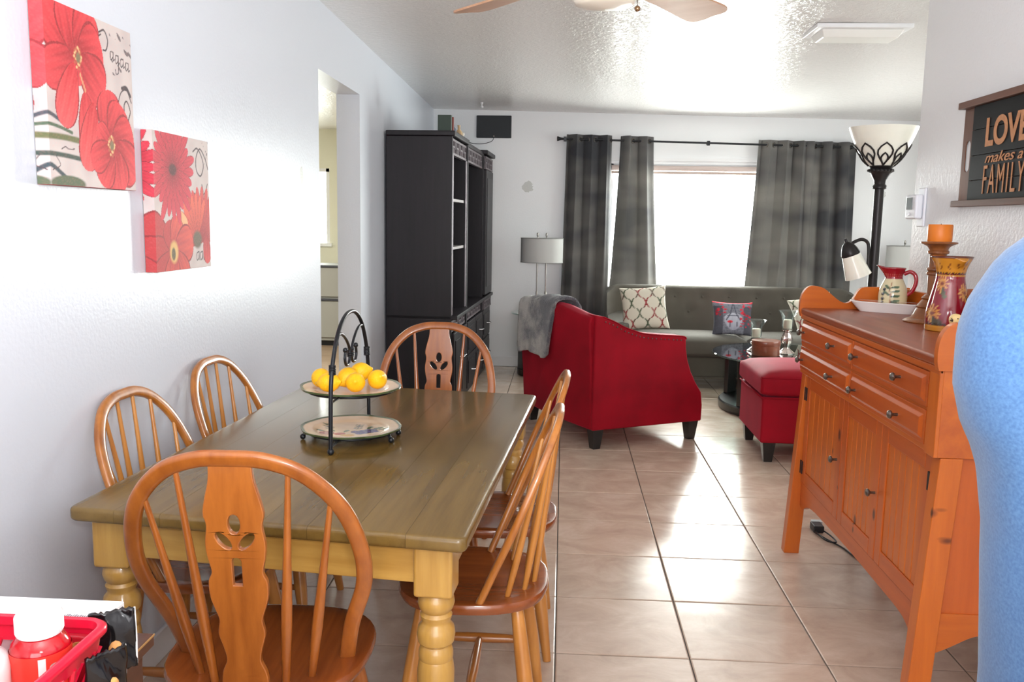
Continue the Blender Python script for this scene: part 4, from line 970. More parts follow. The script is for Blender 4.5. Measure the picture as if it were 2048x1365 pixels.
# ================================================================== ENTERTAINMENT CENTRE
M_cab = wood('espresso_cabinet', rgb(28, 22, 28), rgb(17, 14, 18), 'Z', .42, 1, .0); M_cab.node_tree.nodes['Principled BSDF'].inputs['Specular IOR Level'].default_value = .32
M_cabi = mat('espresso_inside', rgb(24, 21, 26), .4)
cab = thing('entertainment_center', 'tall espresso-black entertainment centre against the left wall', 'cabinet', (-.812, 6.375, 0), math.radians(-1.9))
UY = (0, .72, 1.72, 2.30); DP = -.485
part('base_plinth', MB().box(DP, -.02, .02, 2.28, 0, .07), M_cab, cab)
part('side_panel', MB().box(DP, -.0, 0, .028, .07, 2.06), M_cab, cab, bevel=.004)
part('side_panel', MB().box(DP, .0, 2.272, 2.30, .07, 2.06), M_cab, cab, bevel=.004)
for y in UY[1:3]:
    part('divider', MB().box(DP, .012, y - .02, y + .02, .07, 2.06), M_cab, cab, bevel=.004)
part('back_panel', MB().box(DP, DP + .012, .028, 2.272, .07, 2.06), M_cabi, cab)
part('crown', MB().box(DP - .0, .02, -.012, UY[1] + .02, 2.06, 2.098), M_cab, cab, bevel=.008, seg=3)
part('crown', MB().box(DP, .012, UY[1] + .02, UY[2] - .02, 2.045, 2.08), M_cab, cab, bevel=.008, seg=3)
part('crown', MB().box(DP, .05, UY[2] - .02, 2.312, 2.06, 2.098), M_cab, cab, bevel=.008, seg=3)
part('counter_slab', MB().box(DP, .045, .0, 2.31, .735, .765), M_cab, cab, bevel=.006, seg=3)
for a, b, x in ((.028, UY[1] - .02, .0), (UY[1] + .02, UY[2] - .02, 0), (UY[2] + .02, 2.272, .03)):
    # fretwork strips: rows of little square frames
    for z0, z1 in ((1.93, 2.045), (.64, .725)):
        mb = MB(); mb.box(x - .018, x, a, b, z0, z0 + .016).box(x - .018, x, a, b, z1 - .016, z1)
        n = max(3, int((b - a) / .085)); st = (b - a) / n; h = (z1 - z0 - .032)
        for k in range(n + 1):
            y = min(max(a + k * st, a + .007), b - .007); mb.box(x - .016, x - .002, y - .007, y + .007, z0 + .012, z1 - .012)
        for k in range(n):
            if k % 2 == 0: mb.box(x - .016, x - .002, a + k*st, a + (k+1)*st, z0 + .016 + h*.45, z0 + .016 + h*.6); mb.box(x - .016, x - .002, a + (k+.4)*st, a + (k+.6)*st, z0 + .016, z0 + .016 + h*.5)
            else: mb.box(x - .016, x - .002, a + (k+.4)*st, a + (k+.6)*st, z0 + .016 + h*.4, z1 - .014)
        part('fretwork_panel', mb, mat('dull_pewter_fretwork', rgb(104, 96, 100), .45, metal=.3), cab, kind='stuff')
        part('fretwork_back', MB().box(x - .035, x - .025, a, b, z0, z1), M_cabi, cab)
# near tower: open with glass shelves, bright edge trims
for z in (1.245, 1.60):
    part('shelf', MB().box(DP + .012, -.015, .03, UY[1] - .022, z, z + .02), mat('pale_shelf', rgb(176, 172, 172), .3), cab)
for y in (.022, UY[1] - .026, UY[1] + .026): part('edge_trim', MB().box(-.006, .006, y - .005, y + .005, .77, 1.93), mat('worn_silver_trim', rgb(170, 164, 168), .3, metal=.6), cab, bevel=.002)
# far tower: framed door
part('tower_door', MB().box(.0, .035, UY[2] + .022, 2.268, .775, 1.925), M_cab, cab, bevel=.006)
part('door_inset', MB().box(.035, .04, UY[2] + .09, 2.20, .85, 1.85), M_cabi, cab, bevel=.002)
# doors and drawers below
def pull(y, z, par, x=.02):
    mb = MB(); mb.tube([(x, y - .035, z), (x + .032, y - .03, z), (x + .038, y, z), (x + .032, y + .03, z), (x, y + .035, z)], .006, 8)
    part('handle', mb, M_chrome, par, smooth=60)
for a, b, kind in ((.03, .37, 'door'), (.375, .70, 'door'), (.742, 1.22, 'drawer'), (1.225, 1.698, 'drawer'), (1.742, 2.27, 'drawer')):
    if kind == 'door':
        d = part('door', MB().box(-.0, .02, a, b, .08, .63), M_cab, cab, bevel=.005); part('raised_panel', MB().box(.02, .026, a + .05, b - .05, .14, .57), M_cab, d, bevel=.003); pull(b - .04 if a < .2 else a + .04, .42, d)
    else:
        for z0, z1 in ((.08, .35), (.36, .63)):
            d = part('drawer', MB().box(0, .02, a, b, z0, z1), M_cab, cab, bevel=.005); part('raised_panel', MB().box(.02, .026, a + .04, b - .04, z0 + .04, z1 - .04), M_cab, d, bevel=.003); pull((a + b)/2, (z0 + z1)/2, d, .026)
tv = thing('television', 'flat black television inside the middle bay of the dark cabinet', 'television', (-.812, 6.375, .766), math.radians(-1.9))
part('screen', MB().box(-.20, -.16, .80, 1.64, .09, .60), mat('tv_screen', rgb(18, 20, 26), .08, coat=.5), tv, bevel=.006)
part('stand', MB().box(-.26, -.10, 1.05, 1.40, .0005, .012).box(-.20, -.18, 1.17, 1.28, .012, .10), M_black, tv, bevel=.004)
R19 = Matrix.Rotation(math.radians(-1.9), 4, 'Z')
def on_cab(name, mb, m, label, cat, x, y, dz=2.0985, rz=0, group=None, **k):
    p = R19 @ Vector((x, y, 0)); return whole(name, mb, m, label, cat, (p.x - .812, p.y + 6.375, dz), math.radians(-1.9) + rz, group, **k)
on_cab('book', MB().box(-.05, .05, -.02, .02, 0, .13), mat('dark_green_cover', rgb(52, 66, 56), .5), 'dark green upright book on top of the cabinet, nearest the camera', 'book', -.09, .20, bevel=.003)
on_cab('book', MB().box(-.05, .05, -.012, .012, 0, .12), mat('brick_cover', rgb(128, 60, 52), .5), 'thin brick-red book beside the green one on the cabinet', 'book', -.08, .24, bevel=.003)
def fig(name, label, cat, col, x, y, h, prof, dz=2.0985): on_cab(name, MB().lathe([(r, z * h) for r, z in prof], 16), mat(name + '_glaze', col, .4), label, cat, x, y, dz, smooth=50)
fig('small_jar', 'small blue-grey jar on top of the dark cabinet', 'jar', rgb(110, 120, 136), -.07, .42, .085, [(.025, 0), (.034, .3), (.033, .6), (.018, .78), (.020, .88), (.016, 1), (.0001, 1)])
fig('small_vase', 'small tan bottle-shaped vase at the middle of the cabinet top', 'vase', rgb(190, 160, 120), -.05, .62, .10, [(.022, 0), (.030, .25), (.026, .5), (.010, .7), (.011, .9), (.014, 1), (.0001, 1)])
fig('figurine', 'pale rounded figurine on the cabinet top, farthest from the camera', 'figurine', rgb(205, 196, 180), -.05, .80, .085, [(.024, 0), (.026, .2), (.020, .5), (.012, .62), (.018, .75), (.016, .92), (.0001, 1)], 2.0805)

# ================================================================== BACK WALL: ANTENNA, LAMPS, END TABLES
an = thing('tv_antenna', 'flat black square antenna panel on the back wall with a thin cable', 'antenna', (-.712, YB, 2.378))
part('panel', MB().box(-.172, .172, -.016, -.002, -.108, .108), mat('matt_black_plastic', rgb(34, 38, 42), .55), an, bevel=.012, seg=3)
part('cable', MB().tube(cr([(.0, -.012, -.105), (-.02, -.02, -.14), (-.10, -.03, -.165), (-.20, -.04, -.165), (-.30, -.05, -.14), (-.34, -.06, -.16), (-.34, -.06, -.5)], 5), .003, 6), M_black, an, smooth=60)
part('emblem', MB().ball((0, -.016, -.09), .008, 8, 5, (1, .2, 1)), M_pewter, an)
hk = whole('ceiling_hook', MB().lathe([(.012, 0), (.014, .004), (.014, .012), (.006, .016), (.005, .03), (.010, .036), (.012, .05)], 12), M_white, 'small white ceiling hook near the far left corner', 'hook', (-.785, 8.28, zc(-.785, 8.28) - .049), smooth=50)

def end_table(x, y, label):
    t = thing('end_table', label, 'table', (x, y, 0), 0, 'round glass end tables beside the sofa')
    part('glass_top', MB().lathe([(.0001, .590), (.285, .590), (.29, .594), (.29, .598), (.286, .602), (.0001, .602)], 48, cap=False), M_tg, t, smooth=35)
    part('plinth', MB().lathe([(.0001, 0), (.215, 0), (.22, .01), (.22, .06), (.0001, .06)], 40, cap=False), M_leg, t, smooth=35)
    for a in (200, 320, 80):
        c, s = math.cos(math.radians(a)), math.sin(math.radians(a))
        part('leg_panel', MB().box(-.014, .014, -.075, .075, .06, .59).xf(Matrix.Translation((c*.19, s*.19, 0)) @ Matrix.Rotation(math.radians(a), 4, 'Z')), M_leg, t, bevel=.004)
end_table(-.20, 8.38, 'round glass end table under the left drum-shade lamp, behind the armchair')
end_table(3.19, 8.38, 'round glass end table under the right lamp, hidden behind the sideboard')
M_steel = mat('brushed_steel', rgb(170, 166, 160), .3, metal=.9)
M_lsh = mat('grey_lamp_shade', rgb(198, 200, 198), .85)
def table_lamp(x, y, label, dz=0):
    t = thing('table_lamp', label, 'lamp', (x, y, .6025), 0, 'drum-shade lamps at both ends of the sofa')
    part('base', MB().lathe([(.0001, 0), (.085, 0), (.087, .005), (.087, .016), (.0001, .018)], 32), M_steel, t, smooth=35)
    z0, z1 = .478 + dz, .705 + dz; n = 40
    sh = [[(.20 * math.cos(2*PI*i/n), .15 * math.sin(2*PI*i/n), z) for i in range(n)] for z in (z0, z1)]
    shi = [[(.197 * math.cos(2*PI*i/n), .147 * math.sin(2*PI*i/n), z) for i in range(n)] for z in (z1, z0)]
    part('shade', MB().ring_loft(sh + shi, False, True), M_lsh, t, smooth=35)
    for z in (z0, z1): part('shade_trim', MB().tube([(.2005 * math.cos(2*PI*i/n), .1505 * math.sin(2*PI*i/n), z) for i in range(n)], .003, 6, closed=True), mat('shade_trim_grey', rgb(150, 152, 150), .6), t, smooth=60)
    for s in (-.042, .042):
        p = part('pole', MB().tube([(s, 0, .016), (s, 0, z1 + .018)], .006, 10), M_steel, t, smooth=60)
        part('lower_sleeve', MB().lathe([(.010, .016), (.010, .20), (.006, .205)], 12, (s, 0, 0)), M_steel, p, smooth=40)
        part('finial', MB().lathe([(.006, z1 + .015), (.009, z1 + .02), (.009, z1 + .045), (.004, z1 + .052)], 10, (s, 0, 0)), M_steel, p, smooth=40)
    part('shade_spider', MB().box(-.197, .197, -.003, .003, z1 - .012, z1 - .006), M_steel, t)
table_lamp(-.205, 8.36, 'grey drum-shade lamp with twin steel poles left of the curtains')
table_lamp(3.19, 8.36, 'grey drum-shade lamp behind the standing torch lamp, right of the curtains', -.01)
whole('glass_bowl', MB().lathe([(.02, 0), (.03, .004), (.045, .03), (.05, .06), (.047, .06), (.042, .03), (.02, .008)], 20), M_gl, 'small clear glass bowl on the left end table', 'bowl', (-.02, 8.30, .6022), smooth=60)

# ---- standing torch lamp with reading arm
fl = thing('floor_lamp', 'dark bronze torchiere floor lamp with marbled glass bowl and side reading light', 'lamp', (1.592, 4.62, 0))
part('base', MB().lathe([(.0001, 0), (.15, 0), (.152, .012), (.13, .025), (.06, .04), (.03, .07), (.022, .10)], 36), M_bronze, fl, smooth=40)
part('pole', MB().tube([(0, 0, .08), (0, 0, 1.66)], .0245, 18), M_bronze, fl, smooth=40)
part('pole_collar', MB().lathe([(.024, 1.655), (.034, 1.66), (.034, 1.672), (.028, 1.68), (.030, 1.70), (.044, 1.725), (.048, 1.735), (.058, 1.742), (.060, 1.752), (.052, 1.76), (.060, 1.768), (.050, 1.778), (.0001, 1.778)], 28), M_bronze, fl, smooth=40)
mb = MB()
for k in range(20): a = 2*PI*k/20; mb.ball((.058*math.cos(a), .058*math.sin(a), 1.749), .0075, 6, 5)
part('beading', mb, M_bronze, fl, kind='stuff')
def marble():
    m = mat('marbled_lamp_glass', rgb(232, 230, 218), .28, var=.06, vscale=6, trans=0); b = m.node_tree.nodes['Principled BSDF']
    b.inputs['Subsurface Weight'].default_value = .3; b.inputs['Subsurface Radius'].default_value = (.03, .03, .025); return m
M_marb = marble()
bowl = [(.045, 1.765), (.060, 1.775), (.085, 1.80), (.112, 1.84), (.135, 1.885), (.152, 1.925), (.163, 1.956), (.165, 1.962)]
part('glass_bowl', MB().lathe(bowl + [(r - .005, z) for r, z in bowl[::-1]], 48, cap=False), M_marb, fl, smooth=50)
def bowl_r(z): return float(np.interp(z, [q[1] for q in bowl], [q[0] for q in bowl]))
for k in range(8):     # leaf-shaped metal loops hugging the bowl
    a0 = 2*PI*(k + .5)/8 + .2
    for scl in (1.0, .55):
        pts = []
        for t_ in np.linspace(0, 1, 13):
            z = 1.772 + (.105 * scl) * (1 - abs(2*t_ - 1)); w = (.40 * scl) * math.sin(2*PI*t_) * (.6 + .4*(1 - abs(2*t_-1)))
            r = bowl_r(z) + .004; pts.append((r*math.cos(a0 + w), r*math.sin(a0 + w), z))
        part('leaf_loop', MB().tube(pts, .0045, 6), M_bronze, fl, smooth=60)
armp = cr([(-.024, -.02, 1.255), (-.036, -.02, 1.26), (-.038, -.02, 1.34), (-.046, -.02, 1.385), (-.075, -.02, 1.402), (-.11, -.02, 1.39), (-.135, -.02, 1.372)], 5)
part('reading_arm', MB().tube(armp, .0085, 10), M_bronze, fl, smooth=60)
RM = Matrix.Translation((-.148, -.02, 1.378)) @ Matrix.Rotation(math.radians(-22), 4, 'Y')
hd = part('reading_head', MB().lathe([(.046, -.062), (.048, -.055), (.040, -.03), (.028, -.006), (.016, .006), (.008, .01), (.007, .028), (.0001, .029)], 24).xf(RM), M_bronze, fl, smooth=40)
part('reading_shade', MB().lathe([(.045, -.060), (.052, -.10), (.060, -.15), (.066, -.178), (.063, -.178), (.056, -.15), (.048, -.10), (.041, -.060)], 28, cap=False).xf(RM), M_marb, hd, smooth=50)

# ================================================================== CEILING FAN AND CEILING FIXTURE
FX, FY, FZ = .10, 2.67, 2.195
fan = thing('ceiling_fan', 'ceiling fan with light wood blades, just entering the top of the picture', 'ceiling fan', (FX, FY, FZ))
zt = zc(FX, FY) - FZ
M_fan = mat('white_fan_metal', rgb(226, 222, 214), .35)
part('canopy', MB().lathe([(.03, zt - .06), (.05, zt - .05), (.068, zt - .01), (.07, zt)], 28), M_fan, fan, smooth=40)
part('downrod', MB().tube([(0, 0, .09), (0, 0, zt - .05)], .012, 12), M_fan, fan, smooth=40)
part('motor_housing', MB().lathe([(.05, -.045), (.09, -.03), (.105, 0), (.105, .045), (.085, .08), (.04, .10)], 36), M_fan, fan, smooth=40)
for a in (56, 130, 202, 274, 346):
    Rz = Matrix.Rotation(math.radians(a), 4, 'Z'); ir = part('blade_iron', MB().box(.09, .22, -.02, .02, -.012, -.006).box(.19, .24, -.05, .05, -.010, -.006).xf(Rz), M_pewter, fan, bevel=.003)
    o = [(x * 1.045, y) for x, y in [(.20, -.052), (.40, -.062), (.60, -.074), (.665, -.070), (.690, -.045), (.685, -.01), (.690, .03), (.680, .062), (.655, .074), (.60, .074), (.40, .062), (.20, .052)]]
    part('blade', shape([cr(o, 3, True)], .007, Rz @ Matrix.Rotation(math.radians(-11), 4, 'X')), wood('bleached_fan_wood', rgb(196, 152, 120), rgb(180, 136, 104), 'X', .45, .6, .1), ir, bevel=.002)
part('light_fitter', MB().lathe([(.0001, -.075), (.05, -.075), (.06, -.06), (.055, -.045), (.05, -.04)], 28), M_fan, fan, smooth=40)
part('glass_shade', MB().lathe([(.0001, -.116), (.03, -.114), (.06, -.108), (.085, -.102), (.096, -.085), (.098, -.075), (.095, -.073)], 32), mat('alabaster_glass', rgb(238, 232, 216), .3), fan, smooth=50)
ch = part('pull_chain', MB().tube([(.085, .05, -.06), (.10, .052, -.08), (.10, .052, -.095)], .0016, 6), M_pewter, fan)
part('chain_ball', MB().ball((.10, .052, -.102), .009, 12, 8), mat('brass_knob', rgb(150, 120, 90), .25, metal=.8), ch, smooth=60)

fx = thing('ceiling_light', 'white rectangular wraparound ceiling light fixture near the right corner', 'ceiling light', (1.62, 5.25, zc(1.62, 5.25)))
part('housing', MB().box(-.26, .26, -.15, .15, -.022, .002), M_white, fx, bevel=.004)
part('diffuser', MB().hexa([(-.205, -.08, -.062), (.205, -.08, -.062), (.205, .08, -.062), (-.205, .08, -.062)], [(-.225, -.115, -.022), (.225, -.115, -.022), (.225, .115, -.022), (-.225, .115, -.022)]), mat('milky_diffuser', rgb(236, 236, 232), .35), fx, bevel=.006)

# ---- white drawer unit standing in the side room
dr = thing('storage_chest', 'grey two-drawer chest seen through the doorway', 'chest', (-2.95, 10.15, 0))
M_dr = mat('grey_laminate', rgb(150, 150, 146), .5)
part('body', MB().box(-.5, .5, -.25, .25, .06, .93), M_dr, dr, bevel=.006)
for z0, z1 in ((.10, .52), (.57, .90)):
    d = part('drawer', MB().box(-.48, .48, -.272, -.25, z0, z1), M_dr, dr, bevel=.004)
    part('handle', MB().box(-.48, .48, -.29, -.272, z1 + .005, z1 + .03), mat('dark_pull', rgb(60, 62, 70), .5), d, bevel=.003)
part('foot_rail', MB().box(-.46, .46, -.22, .22, 0, .06), M_black, dr)
# ================================================================== PINE SIDEBOARD
PN = (rgb(196, 98, 36), rgb(168, 74, 24))
def pine(ax): return wood('orange_pine', rgb(198, 96, 30), rgb(164, 70, 18), ax, .34, .8, .2, knots=rgb(84, 34, 14), contrast=.8)
def pinec(ax): return wood('orange_pine_clear', rgb(206, 108, 30), rgb(174, 80, 22), ax, .34, .8, .2, knots=rgb(84, 34, 14), contrast=.8)
M_ctop = wood('reddish_pine_top', rgb(150, 70, 28), rgb(116, 48, 18), 'Y', .36, .7, .05)
BX, BY = 1.075, 2.47; BD = .43; BLn = 1.45; BH = 1.11
sb = thing('sideboard', 'tall orange pine sideboard with beadboard doors, four drawers and scalloped gallery', 'sideboard', (BX, BY, 0))
part('countertop', MB().box(-.030, BD, .02, BLn - .02, BH - .028, BH), M_ctop, sb, bevel=.009, seg=4)
def gal(y):
    pr = [(-.028, 1.072), (-.034, 1.10), (-.033, 1.145), (-.022, 1.18), (.0, 1.203), (.028, 1.206), (.065, 1.196), (.10, 1.168), (.135, 1.142), (.165, 1.134), (.19, 1.150), (.212, 1.190), (.235, 1.204), (.30, 1.206), (BD, 1.206)]
    lp = cr(pr, 3) + [(BD, 1.072)]
    return shape([lp], .024, basis((0, y, 0), (1, 0, 0), (0, 0, 1), (0, -1, 0)))
part('gallery_end', gal(.008), pinec('X'), sb, bevel=.005, seg=3)
part('gallery_end', gal(BLn - .008), pinec('X'), sb, bevel=.005, seg=3)
bk = [(.02, BH)] + cr([(.02, 1.20), (.25, 1.20), (.40, 1.215), (.55, 1.24), (.72, 1.252), (.90, 1.24), (1.05, 1.215), (1.2, 1.20), (BLn - .02, 1.20)], 3) + [(BLn - .02, BH)]
part('gallery_back', shape([bk], .018, basis((BD - .009, 0, 0), (0, 1, 0), (0, 0, 1), (1, 0, 0))), pinec('Y'), sb, bevel=.003)
# upper drawer case, standing proud of the doors
part('drawer_case', MB().box(-.012, BD, .0, BLn, .822, BH - .028), pinec('Y'), sb, bevel=.003)
part('case_stile', MB().box(-.022, -.010, .0, .07, .822, BH - .028), pinec('Z'), sb, bevel=.003)
part('top_molding', MB().box(-.024, -.010, .0, BLn, BH - .05, BH - .028), pinec('Y'), sb, bevel=.005)
def knob(x, y, z, par):
    k = part('knob', MB().lathe([(.005, 0), (.0045, .014), (.007, .018), (.0125, .021), (.0135, .026), (.010, .031), (.004, .033), (.0001, .033)], 18).xf(Matrix.Translation((x, y, z)) @ Matrix.Rotation(-PI/2, 4, 'Y')), M_pewter, par, smooth=40)
    part('knob_plate', MB().lathe([(.009, 0), (.009, .0015), (.0001, .002)], 14).xf(Matrix.Translation((x, y, z)) @ Matrix.Rotation(-PI/2, 4, 'Y')), M_black, par) if False else None
    return k
def raised(name, y0, y1, z0, z1, x, par, ax, inset=.022, t=.012):
    lo = [(x, y0, z0), (x, y1, z0), (x, y1, z1), (x, y0, z1)]
    mb = MB(); a = [(x, y, z) for _, y, z in lo]; b = [(x - t*.45, y, z) for _, y, z in lo]
    c = [(x - t*.45, y0 + inset*.55, z0 + inset*.55), (x - t*.45, y1 - inset*.55, z0 + inset*.55), (x - t*.45, y1 - inset*.55, z1 - inset*.55), (x - t*.45, y0 + inset*.55, z1 - inset*.55)]
    d = [(x - t, y0 + inset, z0 + inset), (x - t, y1 - inset, z0 + inset), (x - t, y1 - inset, z1 - inset), (x - t, y0 + inset, z1 - inset)]
    mb.add(a + b + c + d, [(0,1,5,4),(1,2,6,5),(2,3,7,6),(3,0,4,7),(4,5,9,8),(5,6,10,9),(6,7,11,10),(7,4,8,11),(8,9,13,12),(9,10,14,13),(10,11,15,14),(11,8,12,15),(12,13,14,15),(3,2,1,0)])
    return part(name, mb, pine(ax), par, bevel=.0015)
for y0, y1, ks in ((.082, .742, (.266, .667)), (.752, 1.43, (.941, 1.362))):
    for z0, z1, kz in ((.952, 1.056, 1.008), (.842, .942, .889)):
        d = raised('drawer', y0, y1, z0, z1, -.012, sb, 'Y', .024, .016)
        for ky in ks: knob(-.027, ky, kz, d)
# legs, side panels, rails
def leg(y0, y1, x_in, front):
    w = .062
    if front: lo = [(-.048, y0, 0), (.018, y0, 0), (.018, y1, 0), (-.048, y1, 0)]; hi = [(-.002, y0, .822), (w, y0, .822), (w, y1, .822), (-.002, y1, .822)]
    else: lo = [(BD - .05, y0, 0), (BD, y0, 0), (BD, y1, 0), (BD - .05, y1, 0)]; hi = [(BD - w, y0, .822), (BD, y0, .822), (BD, y1, .822), (BD - w, y1, .822)]
    part('leg', MB().hexa(lo, hi), pinec('Z'), sb, bevel=.003)
leg(.0, .055, 0, True); leg(BLn - .055, BLn, 0, True); leg(.0, .055, 0, False); leg(BLn - .055, BLn, 0, False)
for y in (.012, BLn - .024):
    part('side_panel', MB().hexa([(.02, y, .34), (BD - .04, y, .34), (BD - .04, y + .012, .34), (.02, y + .012, .34)], [(.04, y, .83), (BD - .05, y, .83), (BD - .05, y + .012, .83), (.04, y + .012, .83)]), pine('Z'), sb)
    pr = [(.01, .36), (.01, .235)] + cr([(.03, .238), (.06, .252), (.09, .268), (.12, .285), (.15, .296), (.20, .302), (.25, .296), (.29, .28), (.33, .256), (.37, .238)], 3) + [(BD - .04, .235), (BD - .04, .36)]
    part('side_apron', shape([pr], .018, basis((0, y + .004, 0), (1, 0, 0), (0, 0, 1), (0, -1, 0))), pinec('X'), sb, bevel=.003)
part('back_board', MB().box(BD - .012, BD - .004, .05, BLn - .05, .30, .83), pinec('Y'), sb)
part('bottom_board', MB().box(.03, BD - .012, .05, BLn - .05, .318, .334), pinec('Y'), sb)
part('front_frame', MB().box(.028, .040, .055, BLn - .055, .30, .822), pinec('Y'), sb)
pr = [(.055, .335)] + cr([(.055, .185), (.075, .19), (.10, .205), (.13, .232), (.17, .256), (.24, .268), (.40, .272), (.72, .276), (1.04, .272), (1.20, .266), (1.28, .252), (1.32, .234), (1.35, .222), (1.38, .226), (1.395, .23)], 3) + [(BLn - .055, .335)]
part('front_apron', shape([pr], .02, basis((.018, 0, 0), (0, 1, 0), (0, 0, 1), (1, 0, 0))), pine('Y'), sb, bevel=.003)
for y0, y1, kn, hg in ((.060, .462, None, .066), (.468, .870, .492, None), (.876, BLn - .060, .915, BLn - .066)):
    d = part('door', MB().box(.0215, .0235, y0 + .002, y1 - .002, .340, .816), pine('Z'), sb)
    part('stile', MB().box(.004, .024, y0, y0 + .052, .338, .818), pine('Z'), d, bevel=.003); part('stile', MB().box(.004, .024, y1 - .052, y1, .338, .818), pine('Z'), d, bevel=.003)
    part('rail', MB().box(.004, .024, y0 + .052, y1 - .052, .338, .392), pine('Y'), d, bevel=.003)
    part('rail', MB().box(.004, .024, y0 + .052, y1 - .052, .762, .818), pine('Y'), d, bevel=.003)
    n = 6; st = (y1 - y0 - .104) / n
    for k in range(n):
        a = y0 + .052 + k * st; part('plank', MB().box(.0085, .020, a + .0012, a + st - .0012, .392, .762), pinec('Z'), d, bevel=.0035)
    if kn: knob(.004, kn, .568, d)
    if hg:
        for z in (.735, .405): part('hinge', MB().box(-.001, .005, hg - .014, hg + .014, z - .028, z + .028).tube([(.0, hg + (.014 if hg > .5 else -.014), z - .03), (.0, hg + (.014 if hg > .5 else -.014), z + .03)], .004, 8), M_black, d, bevel=.001)

# ---- things on the sideboard
Z1 = BH + .0005
M_cwood = wood('turned_walnut', rgb(152, 92, 46), rgb(112, 62, 28), 'Z', .35, 1.5, .3)
cs = thing('candlestick', 'turned brown wooden candlestick on the sideboard, behind the tall red pitcher', 'candlestick', (1.405, 3.40, Z1))
part('base', MB().lathe([(.0001, 0), (.104, 0), (.106, .004), (.100, .010), (.082, .016), (.072, .030), (.063, .05), (.060, .054), (.064, .060), (.058, .066), (.048, .08), (.043, .086), (.047, .092), (.040, .10), (.034, .105), (.0001, .105)], 40), M_cwood, cs, smooth=35)
part('column', MB().lathe([(0.028, 0.1), (0.03, 0.1641), (0.03, 0.1778), (0.037, 0.1824), (0.037, 0.1897), (0.031, 0.1933), (0.037, 0.1979), (0.037, 0.2043), (0.03, 0.2089), (0.029, 0.2556), (0.03, 0.2574), (0.037, 0.261), (0.038, 0.2684), (0.034, 0.272)], 32), M_cwood, cs, smooth=35)
part('cup', MB().lathe([(0.033, 0.2693), (0.034, 0.2784), (0.04, 0.2867), (0.054, 0.294), (0.064, 0.2976), (0.065, 0.3022), (0.06, 0.304), (0.0001, 0.3022)], 32), M_cwood, cs, smooth=35)
cd = whole('pillar_candle', MB().lathe([(.0001, 0), (.042, 0), (.0435, .003), (.0435, .060), (.041, .064), (.036, .058), (.0001, .056)], 32), mat('orange_wax', rgb(214, 118, 34), .45, var=.12, vscale=9), 'orange pillar candle on top of the wooden candlestick', 'candle', (1.405, 3.40, Z1 + .3045), smooth=45)
part('wick', MB().tube([(0, 0, .054), (.002, 0, .067)], .0014, 6), M_black, cd)

def painted_lathe(name, prof, n, fn, handle=None, spout=None, m=60):
    z = [p[1] for p in prof]; pr = cr(prof, 5); L = [0]
    for a, b in zip(pr[:-1], pr[1:]): L.append(L[-1] + math.dist(a, b))
    ss = np.linspace(0, L[-1], m); R = np.interp(ss, L, [p[0] for p in pr]); Zs = np.interp(ss, L, [p[1] for p in pr])
    th = np.linspace(0, 2*PI, n + 1)
    T_, RR = np.meshgrid(th, R, indexing='ij'); _, ZZ = np.meshgrid(th, Zs, indexing='ij')
    if spout: RR, ZZ = spout(T_, RR, ZZ)
    me = grid_mesh(name, np.stack([RR*np.cos(T_), RR*np.sin(T_), ZZ], -1))
    P = Paint(T_, ZZ, (.5, .5, .5)); fn(P); set_print(me, P.c)
    bm = bmesh.new(); bm.from_mesh(me); bmesh.ops.remove_doubles(bm, verts=bm.verts, dist=1e-6); bmesh.ops.recalc_face_normals(bm, faces=bm.faces); bm.to_mesh(me); bm.free()
    for p in me.polygons: p.use_smooth = True
    return me
M_glz = painted('glazed_pottery', .12, .8)
def p_tall(P):
    P.c[:] = (lin(134), lin(18), lin(34)); z = P.V
    # sunflowers: angles seen from the room
    for cx, cy in ((4.45, .165), (4.2, .062), (5.95, .135), (2.4, .12), (1.2, .16)):
        U0, V0 = P.U, P.V; P.U = (U0 - cx) * .066; P.V = V0 - cy
        for a in range(0, 360, 30): P.petal(0, 0, a, .032, .0075, rgb(176, 104, 40), rgb(214, 160, 84))
        P.disc(0, 0, .009, .008, rgb(120, 50, 30), .3)
        P.petal(.004, -.01, -70, .045, .018, rgb(60, 62, 40), rgb(88, 86, 48)); P.U, P.V = U0, V0
    for cx, cy in ((5.85, .062), (4.5, .03), (2.0, .05)):
        U0, V0 = P.U, P.V; P.U = (U0 - cx) * .066; P.V = V0 - cy; P.disc(0, 0, .02, .017, rgb(70, 56, 34), .3); P.U, P.V = U0, V0
    P.mix((z > .200).astype(float), rgb(196, 132, 42)); P.mix((z < .022).astype(float), rgb(190, 126, 40))
    for a, b in ((.194, .204), (.020, .028)): P.mix(((z > a) & (z < b) & (np.sin(P.U * 44 + z * 900) > -.3)).astype(float), rgb(40, 34, 28)); P.mix(((z > a - .004) & (z < a)).astype(float), rgb(200, 140, 50))
    P.mix(((z > .214) & (z < .240) & (np.sin(P.U * 12) + np.sin(P.U * 31 + z * 300) > 1.2)).astype(float), rgb(110, 60, 30))
    P.mix((z > .2525).astype(float), rgb(92, 40, 26))
def sp_tall(T_, R, Z):
    k = np.exp(-((T_ - 5.5) / .28) ** 2) * np.clip((Z - .22) / .035, 0, 1); return R + .012 * k, Z - .013 * k
pt = thing('pitcher', 'tall dark red pitcher painted with sunflowers, mustard rim and base, on the sideboard', 'pitcher', (1.346, 3.14, Z1), math.radians(-38))
profT = [(.001, .0), (.066, .0), (.071, .006), (.072, .03), (.070, .07), (.062, .11), (.053, .15), (.047, .18), (.047, .20), (.053, .225), (.068, .256), (.065, .256), (.050, .225), (.044, .20), (.043, .18), (.048, .15), (.055, .11), (.060, .06), (.03, .01)]
part('body', painted_lathe('body', profT, 72, p_tall, spout=sp_tall, m=130), M_glz, pt)
